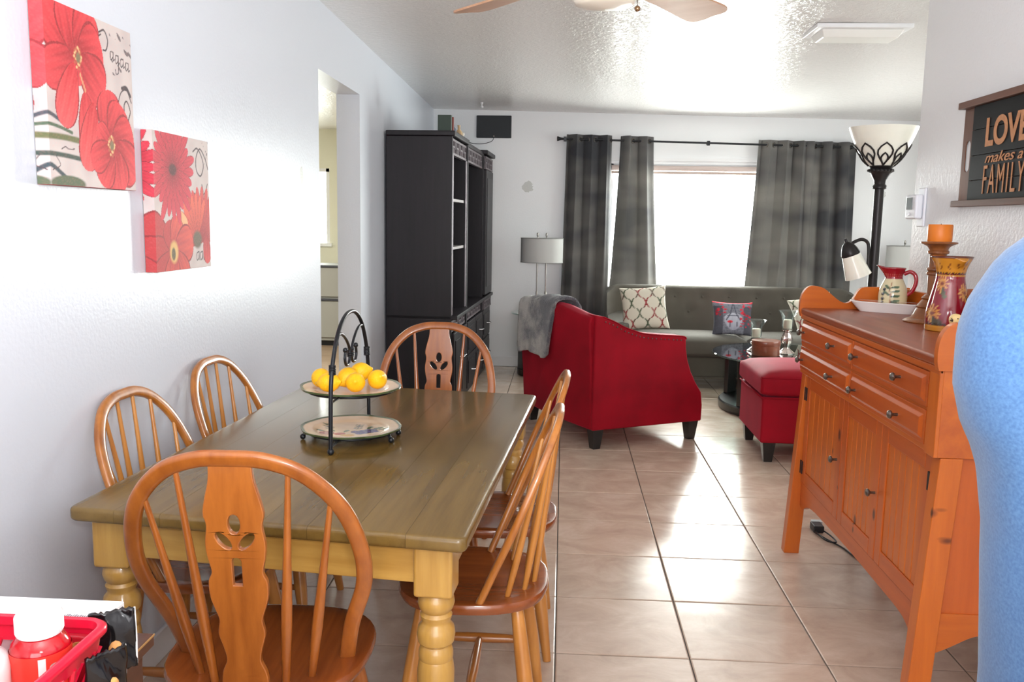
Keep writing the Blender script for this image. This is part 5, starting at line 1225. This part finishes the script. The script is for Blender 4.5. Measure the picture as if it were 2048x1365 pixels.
hp = cr([(-.02, .050, .215), (-.03, .085, .225), (-.035, .105, .19), (-.03, .10, .13), (-.02, .072, .085)], 6)
part('handle', MB().tube(hp, .0085, 12), mat('pitcher_red_glaze', rgb(120, 16, 30), .12, coat=.8), pt, smooth=60)
def p_jug(P):
    P.c[:] = (lin(218), lin(206), lin(166)); z = P.V
    def at(cx, cy): P.U = (U0 - cx) * .055; P.V = V0 - cy
    U0, V0 = P.U, P.V
    for cx in (4.15, 1.2):
        at(cx, 0); P.stroke([(.0, .015), (.004, .05), (-.002, .085), (.004, .115)], .0022, rgb(150, 96, 66))
        for y, s in ((.035, 1), (.055, 1), (.075, 1), (.092, 1), (.06, -1), (.085, -1)): P.petal(.002, y, 8 if s > 0 else 150, .036, .012, rgb(62, 84, 66), rgb(96, 120, 92))
        for x, y in ((-.026, .018), (-.030, .045), (-.030, .065), (-.026, .085), (.012, .014), (-.032, .030)):
            P.disc(x, y, .0095, .0085, rgb(26, 28, 38), .3); P.disc(x - .003, y + .003, .003, .0025, rgb(200, 200, 210), .5)
        P.U, P.V = U0, V0
    P.mix((z > .128).astype(float), rgb(152, 20, 34)); P.mix(((z > .135) & (z < .152) & (np.sin(P.U*26)+np.sin(z*900) > 1.1)).astype(float), rgb(200, 90, 80)); P.mix((z < .004).astype(float), rgb(40, 36, 40))
def sp_jug(T_, R, Z):
    d = np.abs(((T_ - 2.75 + PI) % (2*PI)) - PI); k = np.exp(-(d / .42) ** 2) * np.clip((Z - .135) / .04, 0, 1); return R + .026 * k, Z + .010 * k
jg = thing('jug', 'small cream jug with painted olives and red handle, standing in the white tray', 'jug', (1.402, 3.815, Z1 + .0105))
profJ = [(.001, 0), (.042, 0), (.048, .006), (.056, .03), (.058, .055), (.054, .085), (.042, .115), (.036, .128), (.035, .140), (.040, .160), (.046, .174), (.043, .174), (.036, .158), (.031, .140), (.032, .128), (.038, .112), (.05, .08), (.05, .04), (.02, .01)]
part('body', painted_lathe('body', profJ, 72, p_jug, spout=sp_jug, m=120), M_glz, jg)
hd_ = math.radians(-28); hx, hy = math.cos(hd_), math.sin(hd_)
part('handle', MB().tube(cr([(hx*.038, hy*.038, .150), (hx*.062, hy*.062, .160), (hx*.082, hy*.082, .146), (hx*.086, hy*.086, .115), (hx*.074, hy*.074, .080), (hx*.054, hy*.054, .062)], 6), [.0085]*31, 12), mat('jug_red_glaze', rgb(160, 18, 34), .12, coat=.8), jg, smooth=60)
# white tray, red inside
ty_ = thing('serving_tray', 'white ceramic boat-shaped tray with red speckled inside, under the cream jug', 'tray', (1.372, 3.775, Z1), math.radians(-33))
def boat():
    out = []; a0, b0, a1, b1 = .110, .050, .150, .066
    mb = MB(); n = 40
    def rr(a, b, z, e=.45): return [(a*math.copysign(abs(math.cos(q))**e, math.cos(q)), b*math.copysign(abs(math.sin(q))**e, math.sin(q)), z + (.004 * abs(math.cos(q))**4 if z > .03 else 0)) for q in [2*PI*(k+.5)/n for k in range(n)]]
    return [rr(a0*.3, b0*.3, 0), rr(a0, b0, 0), rr(a0+.012, b0+.005, .012), rr(a1-.012, b1-.005, .030), rr(a1, b1, .040), rr(a1-.002, b1-.002, .0425)], [rr(a1-.002, b1-.002, .0425), rr(a1-.008, b1-.007, .040), rr(a0+.008, b0-.0, .016), rr(a0-.006, b0-.008, .009), rr(a0*.2, b0*.2, .009)]
o_, i_ = boat()
part('tray_shell', MB().ring_loft(o_), mat('white_stoneware', rgb(236, 232, 228), .15, coat=.6), ty_, smooth=40)
part('tray_glaze', MB().ring_loft(i_), mat('red_speckled_glaze', rgb(150, 16, 30), .12, coat=.8, var=.5, vscale=60), ty_, smooth=40)
# chick figurine
ck = thing('chick_figurine', 'small pale yellow chick figurine at the near end of the sideboard', 'figurine', (1.222, 2.79, Z1))
M_ck = mat('pale_yellow_resin', rgb(232, 204, 142), .5)
pr = cr([(.001, 0), (.020, .0), (.025, .010), (.026, .026), (.022, .042), (.016, .052), (.0155, .058), (.019, .068), (.0185, .080), (.011, .089), (.001, .092)], 3)
part('body', MB().lathe(pr, 24), M_ck, ck, smooth=70)
part('beak', MB().lathe([(.0045, 0), (.003, .005), (.0003, .009)], 10).xf(Matrix.Translation((-.014, -.011, .072)) @ Matrix.Rotation(math.radians(-90), 4, 'Y')), mat('dark_beak', rgb(60, 44, 30), .5), ck, smooth=50)
for a in (-150, -95): part('eye', MB().ball((.0178*math.cos(math.radians(a)), .0178*math.sin(math.radians(a)), .078), .0024, 8, 6), M_black, ck, smooth=60)
for a in (-100, 60): part('wing', MB().ball((.023*math.cos(math.radians(a)), .023*math.sin(math.radians(a)), .030), .013, 12, 8, (.7, .7, 1.1)), M_ck, ck, smooth=60)
whole('bird_figurine', MB().lathe(cr([(.001, 0), (.022, .0), (.014, .02), (.030, .05), (.040, .09), (.036, .13), (.020, .16), (.016, .175), (.019, .19), (.012, .205), (.001, .212)], 3), 22), mat('brown_resin', rgb(120, 70, 50), .4), 'brown figurine on the sideboard, only its edge showing beside the blue shirt', 'figurine', (1.425, 2.96, Z1), smooth=60)

# ---- adapter and cord on the floor under the sideboard
cordp = [(1.275, 4.27), (1.24, 4.16), (1.27, 4.05), (1.31, 3.95), (1.33, 3.84), (1.36, 3.72), (1.42, 3.6), (1.50, 3.52), (1.558, 3.50)]
pc = thing('power_cord', 'black cord with a pale plug lying on the floor beneath the sideboard', 'cord', (0, 0, .0005))
part('cable', MB().tube([(x, y, .0045) for x, y in cr(cordp, 6)], .0038, 8), M_black, pc, smooth=60)
part('cable_loop', MB().tube([(x, y, .011) for x, y in cr([(1.24, 4.16), (1.255, 4.02), (1.30, 4.0), (1.29, 4.12), (1.25, 4.22)], 6)], .0038, 8), M_black, pc, smooth=60)
part('adapter', MB().box(1.235, 1.285, 4.14, 4.215, .0, .035), mat('dark_plastic', rgb(36, 38, 42), .4), pc, bevel=.006)
part('plug', MB().box(1.25, 1.30, 4.22, 4.26, .0, .03), mat('pale_plug', rgb(190, 200, 205), .4), pc, bevel=.005, label='pale plug')

# ================================================================== RIGHT WALL: THERMOSTAT, TRAY SIGN
thm = thing('thermostat', 'white wall thermostat with grey screen at the end of the right wall', 'thermostat', (XR, 4.045, 1.555), math.radians(-90))
M_pl = mat('white_plastic', rgb(228, 230, 236), .35)
part('back_plate', MB().box(-.012, .062, -.012, -.0005, -.085, .085), M_pl, thm, bevel=.010, seg=4)
part('housing', MB().box(-.06, .055, -.046, -.012, -.052, .056), M_pl, thm, bevel=.010, seg=4)
part('screen', MB().box(-.042, .020, -.049, -.0455, -.010, .043), mat('lcd_grey', rgb(96, 104, 104), .2), thm, bevel=.001)
part('dial_button', MB().ball((-.01, -.046, -.030), .008, 12, 8, (1, .5, 1)), M_pl, thm, smooth=60)
for x in (-.035, .015): part('small_button', MB().ball((x, -.046, -.030), .0045, 10, 6, (1, .5, 1)), M_pl, thm, smooth=60)

sg = thing('tray_sign', 'brown wooden tray-shaped sign with black planks reading LOVE makes a FAMILY', 'sign', (XR - .001, 3.66, 1.55), math.radians(-90))
SWd, SHt = .74, .405
M_sf = wood('sign_frame_wood', rgb(112, 70, 50), rgb(84, 50, 36), 'X', .5, 1, .1); M_sfz = wood('sign_frame_wood', rgb(112, 70, 50), rgb(84, 50, 36), 'Z', .5, 1, .1)
part('frame_board', MB().box(0, SWd, -.036, -.002, SHt - .026, SHt), M_sf, sg, bevel=.002)
part('frame_board', MB().box(0, SWd, -.036, -.002, 0, .024), M_sf, sg, bevel=.002)
for x0 in (.0, SWd - .10):
    hc = x0 + .048; lp = [(x0, .024), (x0 + .10, .024), (x0 + .10, SHt - .026), (x0, SHt - .026)]
    hole = [(hc + .021*math.cos(q), .235 + .021*math.sin(q)) for q in [PI*k/8 for k in range(9)]] + [(hc + .021*math.cos(q), .157 + .021*math.sin(q)) for q in [PI + PI*k/8 for k in range(9)]]
    part('handle_board', shape([lp, hole], .005, basis((0, -.0045, 0), (1, 0, 0), (0, 0, 1), (0, -1, 0))), M_sfz, sg, bevel=.0015)
M_blk = wood('black_stained_plank', rgb(26, 23, 25), rgb(15, 13, 15), 'X', .5, 1, .02)
M_blk.node_tree.nodes['Principled BSDF'].inputs['Specular IOR Level'].default_value = .12
zb_ = [.024, .099, .193, .290, SHt - .026]
for a, b in zip(zb_[:-1], zb_[1:]): part('plank', MB().box(.10, SWd - .10, -.018, -.008, a + .0008, b - .0008), M_blk, sg, bevel=.0018)
M_let = mat('tan_stencil_paint', rgb(190, 132, 88), .6, var=.15, vscale=60)
def letters(s, x0, x1, z0, z1, bold, shear=0, sp=1.0, name='lettering'):
    me = text_mesh(s, 1, .001, Matrix.Identity(4), 1, bold, shear, sp)
    xs = [v.co.x for v in me.vertices]; ys = [v.co.y for v in me.vertices]
    sx, sz = (x1 - x0) / (max(xs) - min(xs)), (z1 - z0) / (max(ys) - min(ys)); mx, my = min(xs), min(ys)
    for v in me.vertices: x, y, z = v.co; v.co = (x0 + (x - mx) * sx, -.0185 + (-.0008 if z > 0 else .0008), z0 + (y - my) * sz)
    me.flip_normals()
    return part(name, me, M_let, sg, kind='stuff')
letters('LOVE', .215, .52, .218, .325, .03)
letters('makes a', .225, .50, .158, .196, .004, .35)
letters('FAMILY', .222, .52, .046, .150, -.004, 0, 1.25)

# ================================================================== NEAR LEFT CONSOLE WITH BASKET
M_dk = wood('dark_walnut_console', rgb(88, 58, 44), rgb(60, 38, 30), 'Y', .4, 1, .2)
cn = thing('console_cabinet', 'dark brown wooden console cabinet in the near left corner', 'cabinet', (-.99, 1.0, 0))
CZ = .75
part('top', MB().box(-.31, .303, -.42, .392, CZ - .022, CZ), M_dk, cn, bevel=.003)
part('body', MB().box(-.295, .288, -.405, .377, .06, CZ - .022), M_dk, cn, bevel=.002)
part('plinth', MB().box(-.28, .27, -.39, .36, 0, .06), M_dk, cn)
part('worn_edge', MB().box(.3026, .3036, -.42, .392, CZ - .004, CZ - .0005), mat('worn_gilt_edge', rgb(170, 130, 80), .5), cn)
RB = mat('red_plastic', rgb(222, 22, 58), .3, coat=.3, sub=.0)
bs = thing('plastic_basket', 'bright red slatted plastic basket on the dark console', 'basket', (-.815, 1.08, CZ + .0005))
hx_, hy_ = .142, .145
def rrect(a, b, r, z, n=6):
    o = []
    for cx, cy, q0 in ((a-r, b-r, 0), (-a+r, b-r, 90), (-a+r, -b+r, 180), (a-r, -b+r, 270)):
        for k in range(n + 1): q = math.radians(q0 + 90*k/n); o.append((cx + r*math.cos(q), cy + r*math.sin(q), z))
    return o
part('rim', MB().ring_loft([rrect(hx_, hy_, .03, .088), rrect(hx_+.006, hy_+.006, .034, .094), rrect(hx_+.006, hy_+.006, .034, .101), rrect(hx_, hy_, .03, .106), rrect(hx_-.006, hy_-.006, .026, .104), rrect(hx_-.008, hy_-.008, .024, .092)], False, True), RB, bs, smooth=60)
part('upper_band', MB().ring_loft([rrect(hx_-.005, hy_-.005, .028, .068), rrect(hx_-.001, hy_-.001, .03, .095), rrect(hx_-.004, hy_-.004, .027, .095), rrect(hx_-.008, hy_-.008, .025, .068)], False, True), RB, bs, smooth=60)
part('bottom', MB().ring_loft([rrect(.118, .12, .02, 0), rrect(.12, .122, .02, .004)]), RB, bs)
lo_, hi_ = rrect(.119, .121, .02, .002, 2), rrect(hx_-.004, hy_-.004, .028, .072, 2)
def peri(k, n, a, b):
    t = (k / n) * 4; s = int(t); f = (t - s) * 2 - 1
    return [(a, f*b), (-f*a, b), (-a, -f*b), (f*a, -b)][s % 4]
n = 44
for k in range(n):
    x0, y0 = peri(k + .5, n, .117, .119); sft = .9 if k % 2 else -.9
    x1, y1 = peri((k + .5 + sft) % n, n, hx_ - .006, hy_ - .006)
    part('slat', MB().tube([(x0, y0, .003), (x1, y1, .072)], .0042, 6), RB, bs)
# vitamin jar
jr = thing('vitamin_jar', 'clear red gummy vitamin jar with a white screw cap, in the red basket', 'jar', (-.730, 1.140, CZ + .005)); jr.scale = (1.08, 1.08, 1.16)
part('body', MB().lathe([(.0001, 0), (.034, 0), (.037, .004), (.037, .083), (.035, .090), (.027, .100), (.024, .102), (.024, .112), (.0001, .112)], 40), mat('red_gummy_plastic', rgb(186, 14, 28), .12, coat=.6, var=.2, vscale=60), jr, smooth=40)
cp = part('cap', MB().lathe([(.0001, .102), (.0275, .102), (.0285, .104), (.0285, .126), (.026, .129), (.0001, .129)], 40), mat('white_cap', rgb(240, 242, 244), .35), jr, smooth=40)
mb = MB()
for k in range(40): a = 2*PI*k/40; mb.tube([(.0286*math.cos(a), .0286*math.sin(a), .105), (.0286*math.cos(a), .0286*math.sin(a), .125)], .0007, 4)
part('cap_ridges', mb, mat('white_cap', rgb(240, 242, 244), .35), cp, kind='stuff')
part('label_band', MB().lathe([(.0373, .012), (.0376, .014), (.0376, .083), (.0373, .0845)], 48, cap=False), mat('orange_red_label', rgb(226, 60, 48), .35), jr, smooth=60)
def curved(pts_fn, name, m, a0, a1, z0, z1, r=.0379):
    mb = MB(); na = 14
    for k in range(na + 1):
        a = a0 + (a1 - a0) * k / na; mb.v += [(r*math.cos(a), r*math.sin(a), z0), (r*math.cos(a), r*math.sin(a), z1)]
    for k in range(na): mb.f.append((2*k, 2*k+2, 2*k+3, 2*k+1))
    return part(name, mb, m, jr)
M_lw = mat('white_label', rgb(240, 240, 238), .4)
ac = math.atan2(-1.14, .742)
curved(None, 'white_patch', M_lw, ac - .25, ac + .30, .016, .050); curved(None, 'white_patch', M_lw, ac - .12, ac + .12, .05, .082)
gm = text_mesh('go', .034, .0002, Matrix.Identity(4), 1, .0006)
for v in gm.vertices:
    x, y, z = v.co; a = ac + .20 + x / .038; v.co = (.0381*math.cos(a), .0381*math.sin(a), .058 + y)
part('lettering', gm, M_lw, jr)
wbt = thing('white_bottle', 'white plastic bottle with a pale green shoulder at the left frame edge, in the basket', 'bottle', (-.79, 1.095, CZ + .005))
part('body', MB().lathe([(.0001, 0), (.036, 0), (.038, .004), (.038, .085), (.034, .10), (.022, .112), (.02, .118), (.0001, .118)], 36), mat('white_hdpe', rgb(236, 238, 238), .35), wbt, smooth=40)
part('cap', MB().lathe([(.0001, .118), (.023, .118), (.0235, .12), (.0235, .137), (.021, .139), (.0001, .139)], 30), mat('pale_green_cap', rgb(176, 212, 200), .35), wbt, smooth=40)
M_ck2 = mat('cookie_print', rgb(206, 150, 88), .5, var=.4, vscale=80)
sp_ = thing('snack_packet', 'small snack packet with cookie picture standing inside the red basket', 'packet', (-.735, 1.205, CZ + .006))
part('pouch', cushion(-.05, .05, -.008, .008, 0, .082, 0), mat('dark_red_pouch', rgb(170, 24, 40), .3), sp_, smooth=60)
part('cookie_picture', MB().lathe([(.017, 0), (.017, .001), (.0001, .001)], 20).xf(Matrix.Translation((.028, -.0085, .058)) @ Matrix.Rotation(PI/2, 4, 'X')), M_ck2, sp_)
wp = thing('paper_box', 'flat white carton lying behind the red basket against the wall side', 'box', (-.86, 1.295, CZ + .0005))
part('carton', MB().box(-.155, .150, -.045, .045, 0, .080), mat('white_carton', rgb(240, 240, 240), .5), wp, bevel=.002)
mb = MB(); rr_ = random.Random(4); x = .062
while x < .135:
    w_ = rr_.uniform(.0012, .003); mb.box(x, x + w_, -.020, -.020 + rr_.uniform(.006, .010), .0801, .0804); x += w_ + .0014
part('small_print', mb, mat('grey_print', rgb(130, 120, 130), .6), wp, kind='stuff')
mb = MB()
for k in range(7): mb.box(-.09 + k*.012, -.083 + k*.012, -.03, -.022, .0801, .0804)
part('blue_print', mb, mat('blue_print', rgb(120, 140, 210), .6), wp, kind='stuff')
def foil(label, loc, w, h, rz, tilt, seed):
    rr2 = np.random.default_rng(seed); nu, nv = 16, 22; P = np.zeros((nu, nv, 3)); ph = rr2.uniform(0, 6, 6)
    for i in range(nu):
        for j in range(nv):
            u, v = i/(nu-1)*2 - 1, j/(nv-1); P[i, j] = (u*w/2, .008*(1-u*u)*math.sin(PI*min(1, v*1.1))*-1 + .0022*math.sin(5*u + ph[0] + 5*v) + .0018*math.sin(11*v + ph[1] + 3*u), v*h + .002*math.sin(20*u + ph[2]))
    o = tagp(part('foil_pouch', grid_mesh('foil_pouch', P), mat('black_foil', rgb(26, 24, 26), .16, metal=.35, spec=.8), None, thick=.006), label, 'packet', 'black foil snack pouches by the basket')
    o.matrix_world = Matrix.Translation(loc) @ Matrix.Rotation(rz, 4, 'Z') @ Matrix.Rotation(tilt, 4, 'X')
    part('torn_edge', MB().tube([(w/2, 0, h*.02), (w/2 + .001, 0, h*.5), (w/2, 0, h)], .0018, 5), M_lw, o)
    part('snack_picture', MB().ball((w*.05, -.012, h*.35), .014, 10, 6, (.8, .25, 1.2)), M_ck2, o, smooth=60)
foil('black foil snack pouch leaning against the basket\'s corner, nearer the camera', (-.652, 1.165, CZ + .004), .060, .082, math.radians(58), math.radians(4), 1)
foil('black foil snack pouch behind the other pouch, reaching higher over the console', (-.690, 1.262, CZ + .004), .066, .094, math.radians(30), math.radians(-4), 2)

# ================================================================== PERSON IN BLUE
SKN = mat('skin', rgb(206, 150, 122), .5); SKN.node_tree.nodes['Principled BSDF'].inputs['Subsurface Weight'].default_value = .1
pe = thing('person', 'person in a loose light blue T-shirt at the right edge, back to the camera', 'person', (.795, 1.20, 0), 0)
def skin(name, verts, edges, m, parent, sub=2, root=0, sm=.8):
    me = bpy.data.meshes.new(name); me.from_pydata([v[:3] for v in verts], edges, [])
    o = bpy.data.objects.new(name, me); C.objects.link(o); o.parent = parent
    q = o.modifiers.new('skin', 'SKIN'); q.use_smooth_shade = True
    for k, v in enumerate(verts):
        r = v[3]; me.skin_vertices[0].data[k].radius = (r if isinstance(r, tuple) else (r, r))
    for k in range(len(verts)): me.skin_vertices[0].data[k].use_root = (k == root)
    s = o.modifiers.new('subdiv', 'SUBSURF'); s.levels = sub; s.render_levels = sub
    dg = bpy.context.evaluated_depsgraph_get(); out = bpy.data.meshes.new_from_object(o.evaluated_get(dg))
    o.modifiers.clear(); o.data = out; out.materials.clear(); out.materials.append(m)
    for p in out.polygons: p.use_smooth = True
    return o
V = [(0, 0, .95, (.135, .10)), (0, 0, 1.10, (.125, .095)), (0, -.01, 1.25, (.135, .10)), (0, -.005, 1.39, (.13, .085)), (0, .01, 1.47, .062), (0, .02, 1.54, .052), (0, .03, 1.60, .066), (0, .035, 1.68, .082), (0, .03, 1.745, .07),
     (-.11, 0, .90, .085), (-.115, .01, .70, .072), (-.12, 0, .48, .052), (-.12, -.02, .28, .048), (-.12, -.01, .09, .036), (-.125, .06, .045, .036), (-.13, .14, .03, .028),
     (.11, 0, .90, .085), (.115, .01, .70, .072), (.12, 0, .48, .052), (.12, -.02, .28, .048), (.12, -.01, .09, .036), (.125, .06, .045, .036), (.13, .14, .03, .028),
     (-.15, 0, 1.42, .058), (-.195, .0, 1.33, .048), (-.205, .02, 1.20, .042), (-.10, .13, 1.19, .034), (-.02, .20, 1.20, .026),
     (.15, 0, 1.42, .058), (.195, .0, 1.33, .048), (.205, .02, 1.20, .042), (.13, .14, 1.17, .034), (.06, .22, 1.18, .026)]
Eg = [(0,1),(1,2),(2,3),(3,4),(4,5),(5,6),(6,7),(7,8),(0,9),(9,10),(10,11),(11,12),(12,13),(13,14),(14,15),(0,16),(16,17),(17,18),(18,19),(19,20),(20,21),(21,22),(3,23),(23,24),(24,25),(25,26),(26,27),(3,28),(28,29),(29,30),(30,31),(31,32)]
skin('body', V, Eg, SKN, pe)
for (bx, by, bz), s in (((-.02, .20, 1.20), 1), ((.06, .22, 1.18), -1)):
    dx, dy = s * .55, .83
    hv = [(bx, by, bz, (.026, .018)), (bx + dx*.05, by + dy*.05, bz, (.036, .016)), (bx + dx*.085, by + dy*.085, bz, (.036, .013))]; he = [(0,1),(1,2)]
    h = skin('hand', hv, he, SKN, pe)
    for k, ln in ((-1.5, .058), (-.5, .070), (.5, .075), (1.5, .066)):
        ox, oy = bx + dx*.085 - dy*.017*k, by + dy*.085 + dx*.017*k
        skin('finger', [(ox, oy, bz, .0085), (ox + dx*ln*.5, oy + dy*ln*.5, bz - .006, .008), (ox + dx*ln*.85, oy + dy*ln*.85, bz - .022, .0072), (ox + dx*ln, oy + dy*ln, bz - .034, .006)], [(0,1),(1,2),(2,3)], SKN, h, 1)
    ox, oy = bx + dx*.02 + dy*.028*s, by + dy*.02 - dx*.028*s
    skin('thumb', [(ox, oy, bz, .011), (ox + dx*.03 + dy*.022*s, oy + dy*.03 - dx*.022*s, bz - .006, .0095), (ox + dx*.055 + dy*.026*s, oy + dy*.055 - dx*.026*s, bz - .014, .008)], [(0,1),(1,2)], SKN, h, 1)
# face and hair
part('nose', MB().ball((0, .118, 1.655), .014, 10, 8, (.8, 1.2, 1.6)), SKN, pe, smooth=60)
for s in (-1, 1):
    e = part('eye', MB().ball((s*.030, .096, 1.685), .012, 12, 8), M_white, pe, smooth=60); part('iris', MB().ball((s*.030, .105, 1.685), .005, 8, 6, (1, .6, 1)), M_black, e, smooth=60)
    part('ear', MB().ball((s*.078, .03, 1.67), .026, 10, 8, (.35, .8, 1.2)), SKN, pe, smooth=60)
part('mouth', MB().ball((0, .105, 1.618), .020, 10, 6, (1.1, .35, .3)), mat('lips', rgb(170, 90, 84), .5), pe, smooth=60)
part('hair', MB().ball((0, .018, 1.715), .098, 20, 14, (.92, 1.02, .95)), mat('dark_brown_hair', rgb(52, 38, 30), .6, bump=.5, bscale=120), pe, smooth=60)
# T-shirt: one loose garment with dropped shoulders
def denim_blue():
    m, t, b = principled('heather_blue_jersey'); N = t.nodes; L = t.links; tc = N.new('ShaderNodeTexCoord')
    n = N.new('ShaderNodeTexNoise'); n.inputs['Scale'].default_value = 240; n.inputs['Detail'].default_value = 4; L.new(tc.outputs['Object'], n.inputs[0])
    r = N.new('ShaderNodeValToRGB'); r.color_ramp.elements[0].position = .3; r.color_ramp.elements[1].position = .7; r.color_ramp.elements[0].color = rgb(56, 90, 132); r.color_ramp.elements[1].color = rgb(74, 110, 150)
    L.new(n.outputs[0], r.inputs[0]); L.new(r.outputs[0], b.inputs['Base Color']); b.inputs['Roughness'].default_value = .9; b.inputs['Sheen Weight'].default_value = .2
    n2 = N.new('ShaderNodeTexNoise'); n2.inputs['Scale'].default_value = 7; n2.inputs['Detail'].default_value = 3; L.new(tc.outputs['Object'], n2.inputs[0])
    u = N.new('ShaderNodeBump'); u.inputs['Strength'].default_value = .2; u.inputs['Distance'].default_value = .02; L.new(n2.outputs[0], u.inputs['Height']); L.new(u.outputs[0], b.inputs['Normal'])
    return m
M_shirt = denim_blue()
def ringe(cx, cy, z, rx, ry, n=44, ph=0, f=0.0, e=.85):
    return [(cx + rx*(1 + f*math.sin(5*q + ph))*math.copysign(abs(math.cos(q))**e, math.cos(q)), cy + ry*(1 + f*math.sin(6*q + ph*1.7))*math.copysign(abs(math.sin(q))**e, math.sin(q)), z) for q in [2*PI*k/n for k in range(n)]]
# one loose garment: torso rings whose sides bulge over the upper arms
def oc(z): return float(np.interp(z, [.60, .83, .99, 1.05, 1.13, 1.166, 1.20, 1.256, 1.33, 1.371, 1.43, 1.47, 1.50, 1.52], [.182, .183, .197, .200, .214, .228, .246, .262, .262, .250, .215, .165, .110, .080]))
rings = []
for z in np.linspace(.60, 1.52, 56):
    w = oc(z) * .985; dpt = float(np.interp(z, [.8, 1.0, 1.3, 1.42, 1.52], [.14, .135, .128, .11, .07])); q_ = []
    arm_ = max(0, min(1, (z - 1.12) / .06)) * max(0, min(1, (1.46 - z) / .1))
    for k in range(64):
        q = 2*PI*k/64; cx_, sx_ = math.cos(q), math.sin(q); ee = .85
        x = w * math.copysign(abs(cx_)**ee, cx_); y = dpt * math.copysign(abs(sx_)**ee, sx_)
        y *= 1 - .30 * arm_ * math.exp(-((abs(x) - .170) / .022) ** 2)       # crease between arm and body
        f = .012 * math.sin(7*q + z*6) * (1 - arm_) * max(0, (1.2 - z) / .4) + .004 * math.sin(11*q - z*21)
        q_.append((x * (1 + f * .5), y * (1 + f * 3), z))
    rings.append(q_)
ts = part('t_shirt', MB().ring_loft(rings, cap=False), M_shirt, pe, smooth=80)
part('collar', MB().tube([(.079*math.cos(2*PI*k/32), .069*math.sin(2*PI*k/32), 1.52) for k in range(32)], .006, 8, closed=True), M_shirt, pe, smooth=60)
M_jean = mat('dark_trousers', rgb(44, 50, 66), .9)
V2 = [(0, 0, .93, (.11, .09)), (-.085, 0, .86, .078), (-.10, .01, .66, .076), (-.12, 0, .44, .066), (-.12, -.015, .13, .060), (.085, 0, .86, .078), (.10, .01, .66, .076), (.12, 0, .44, .066), (.12, -.015, .13, .060)]
skin('trousers', V2, [(0,1),(1,2),(2,3),(3,4),(0,5),(5,6),(6,7),(7,8)], M_jean, pe)
for s in (-1, 1): part('shoe', cushion(s*.125 - .048, s*.125 + .048, -.07, .20, 0, .085, .0), M_black, pe, smooth=70)
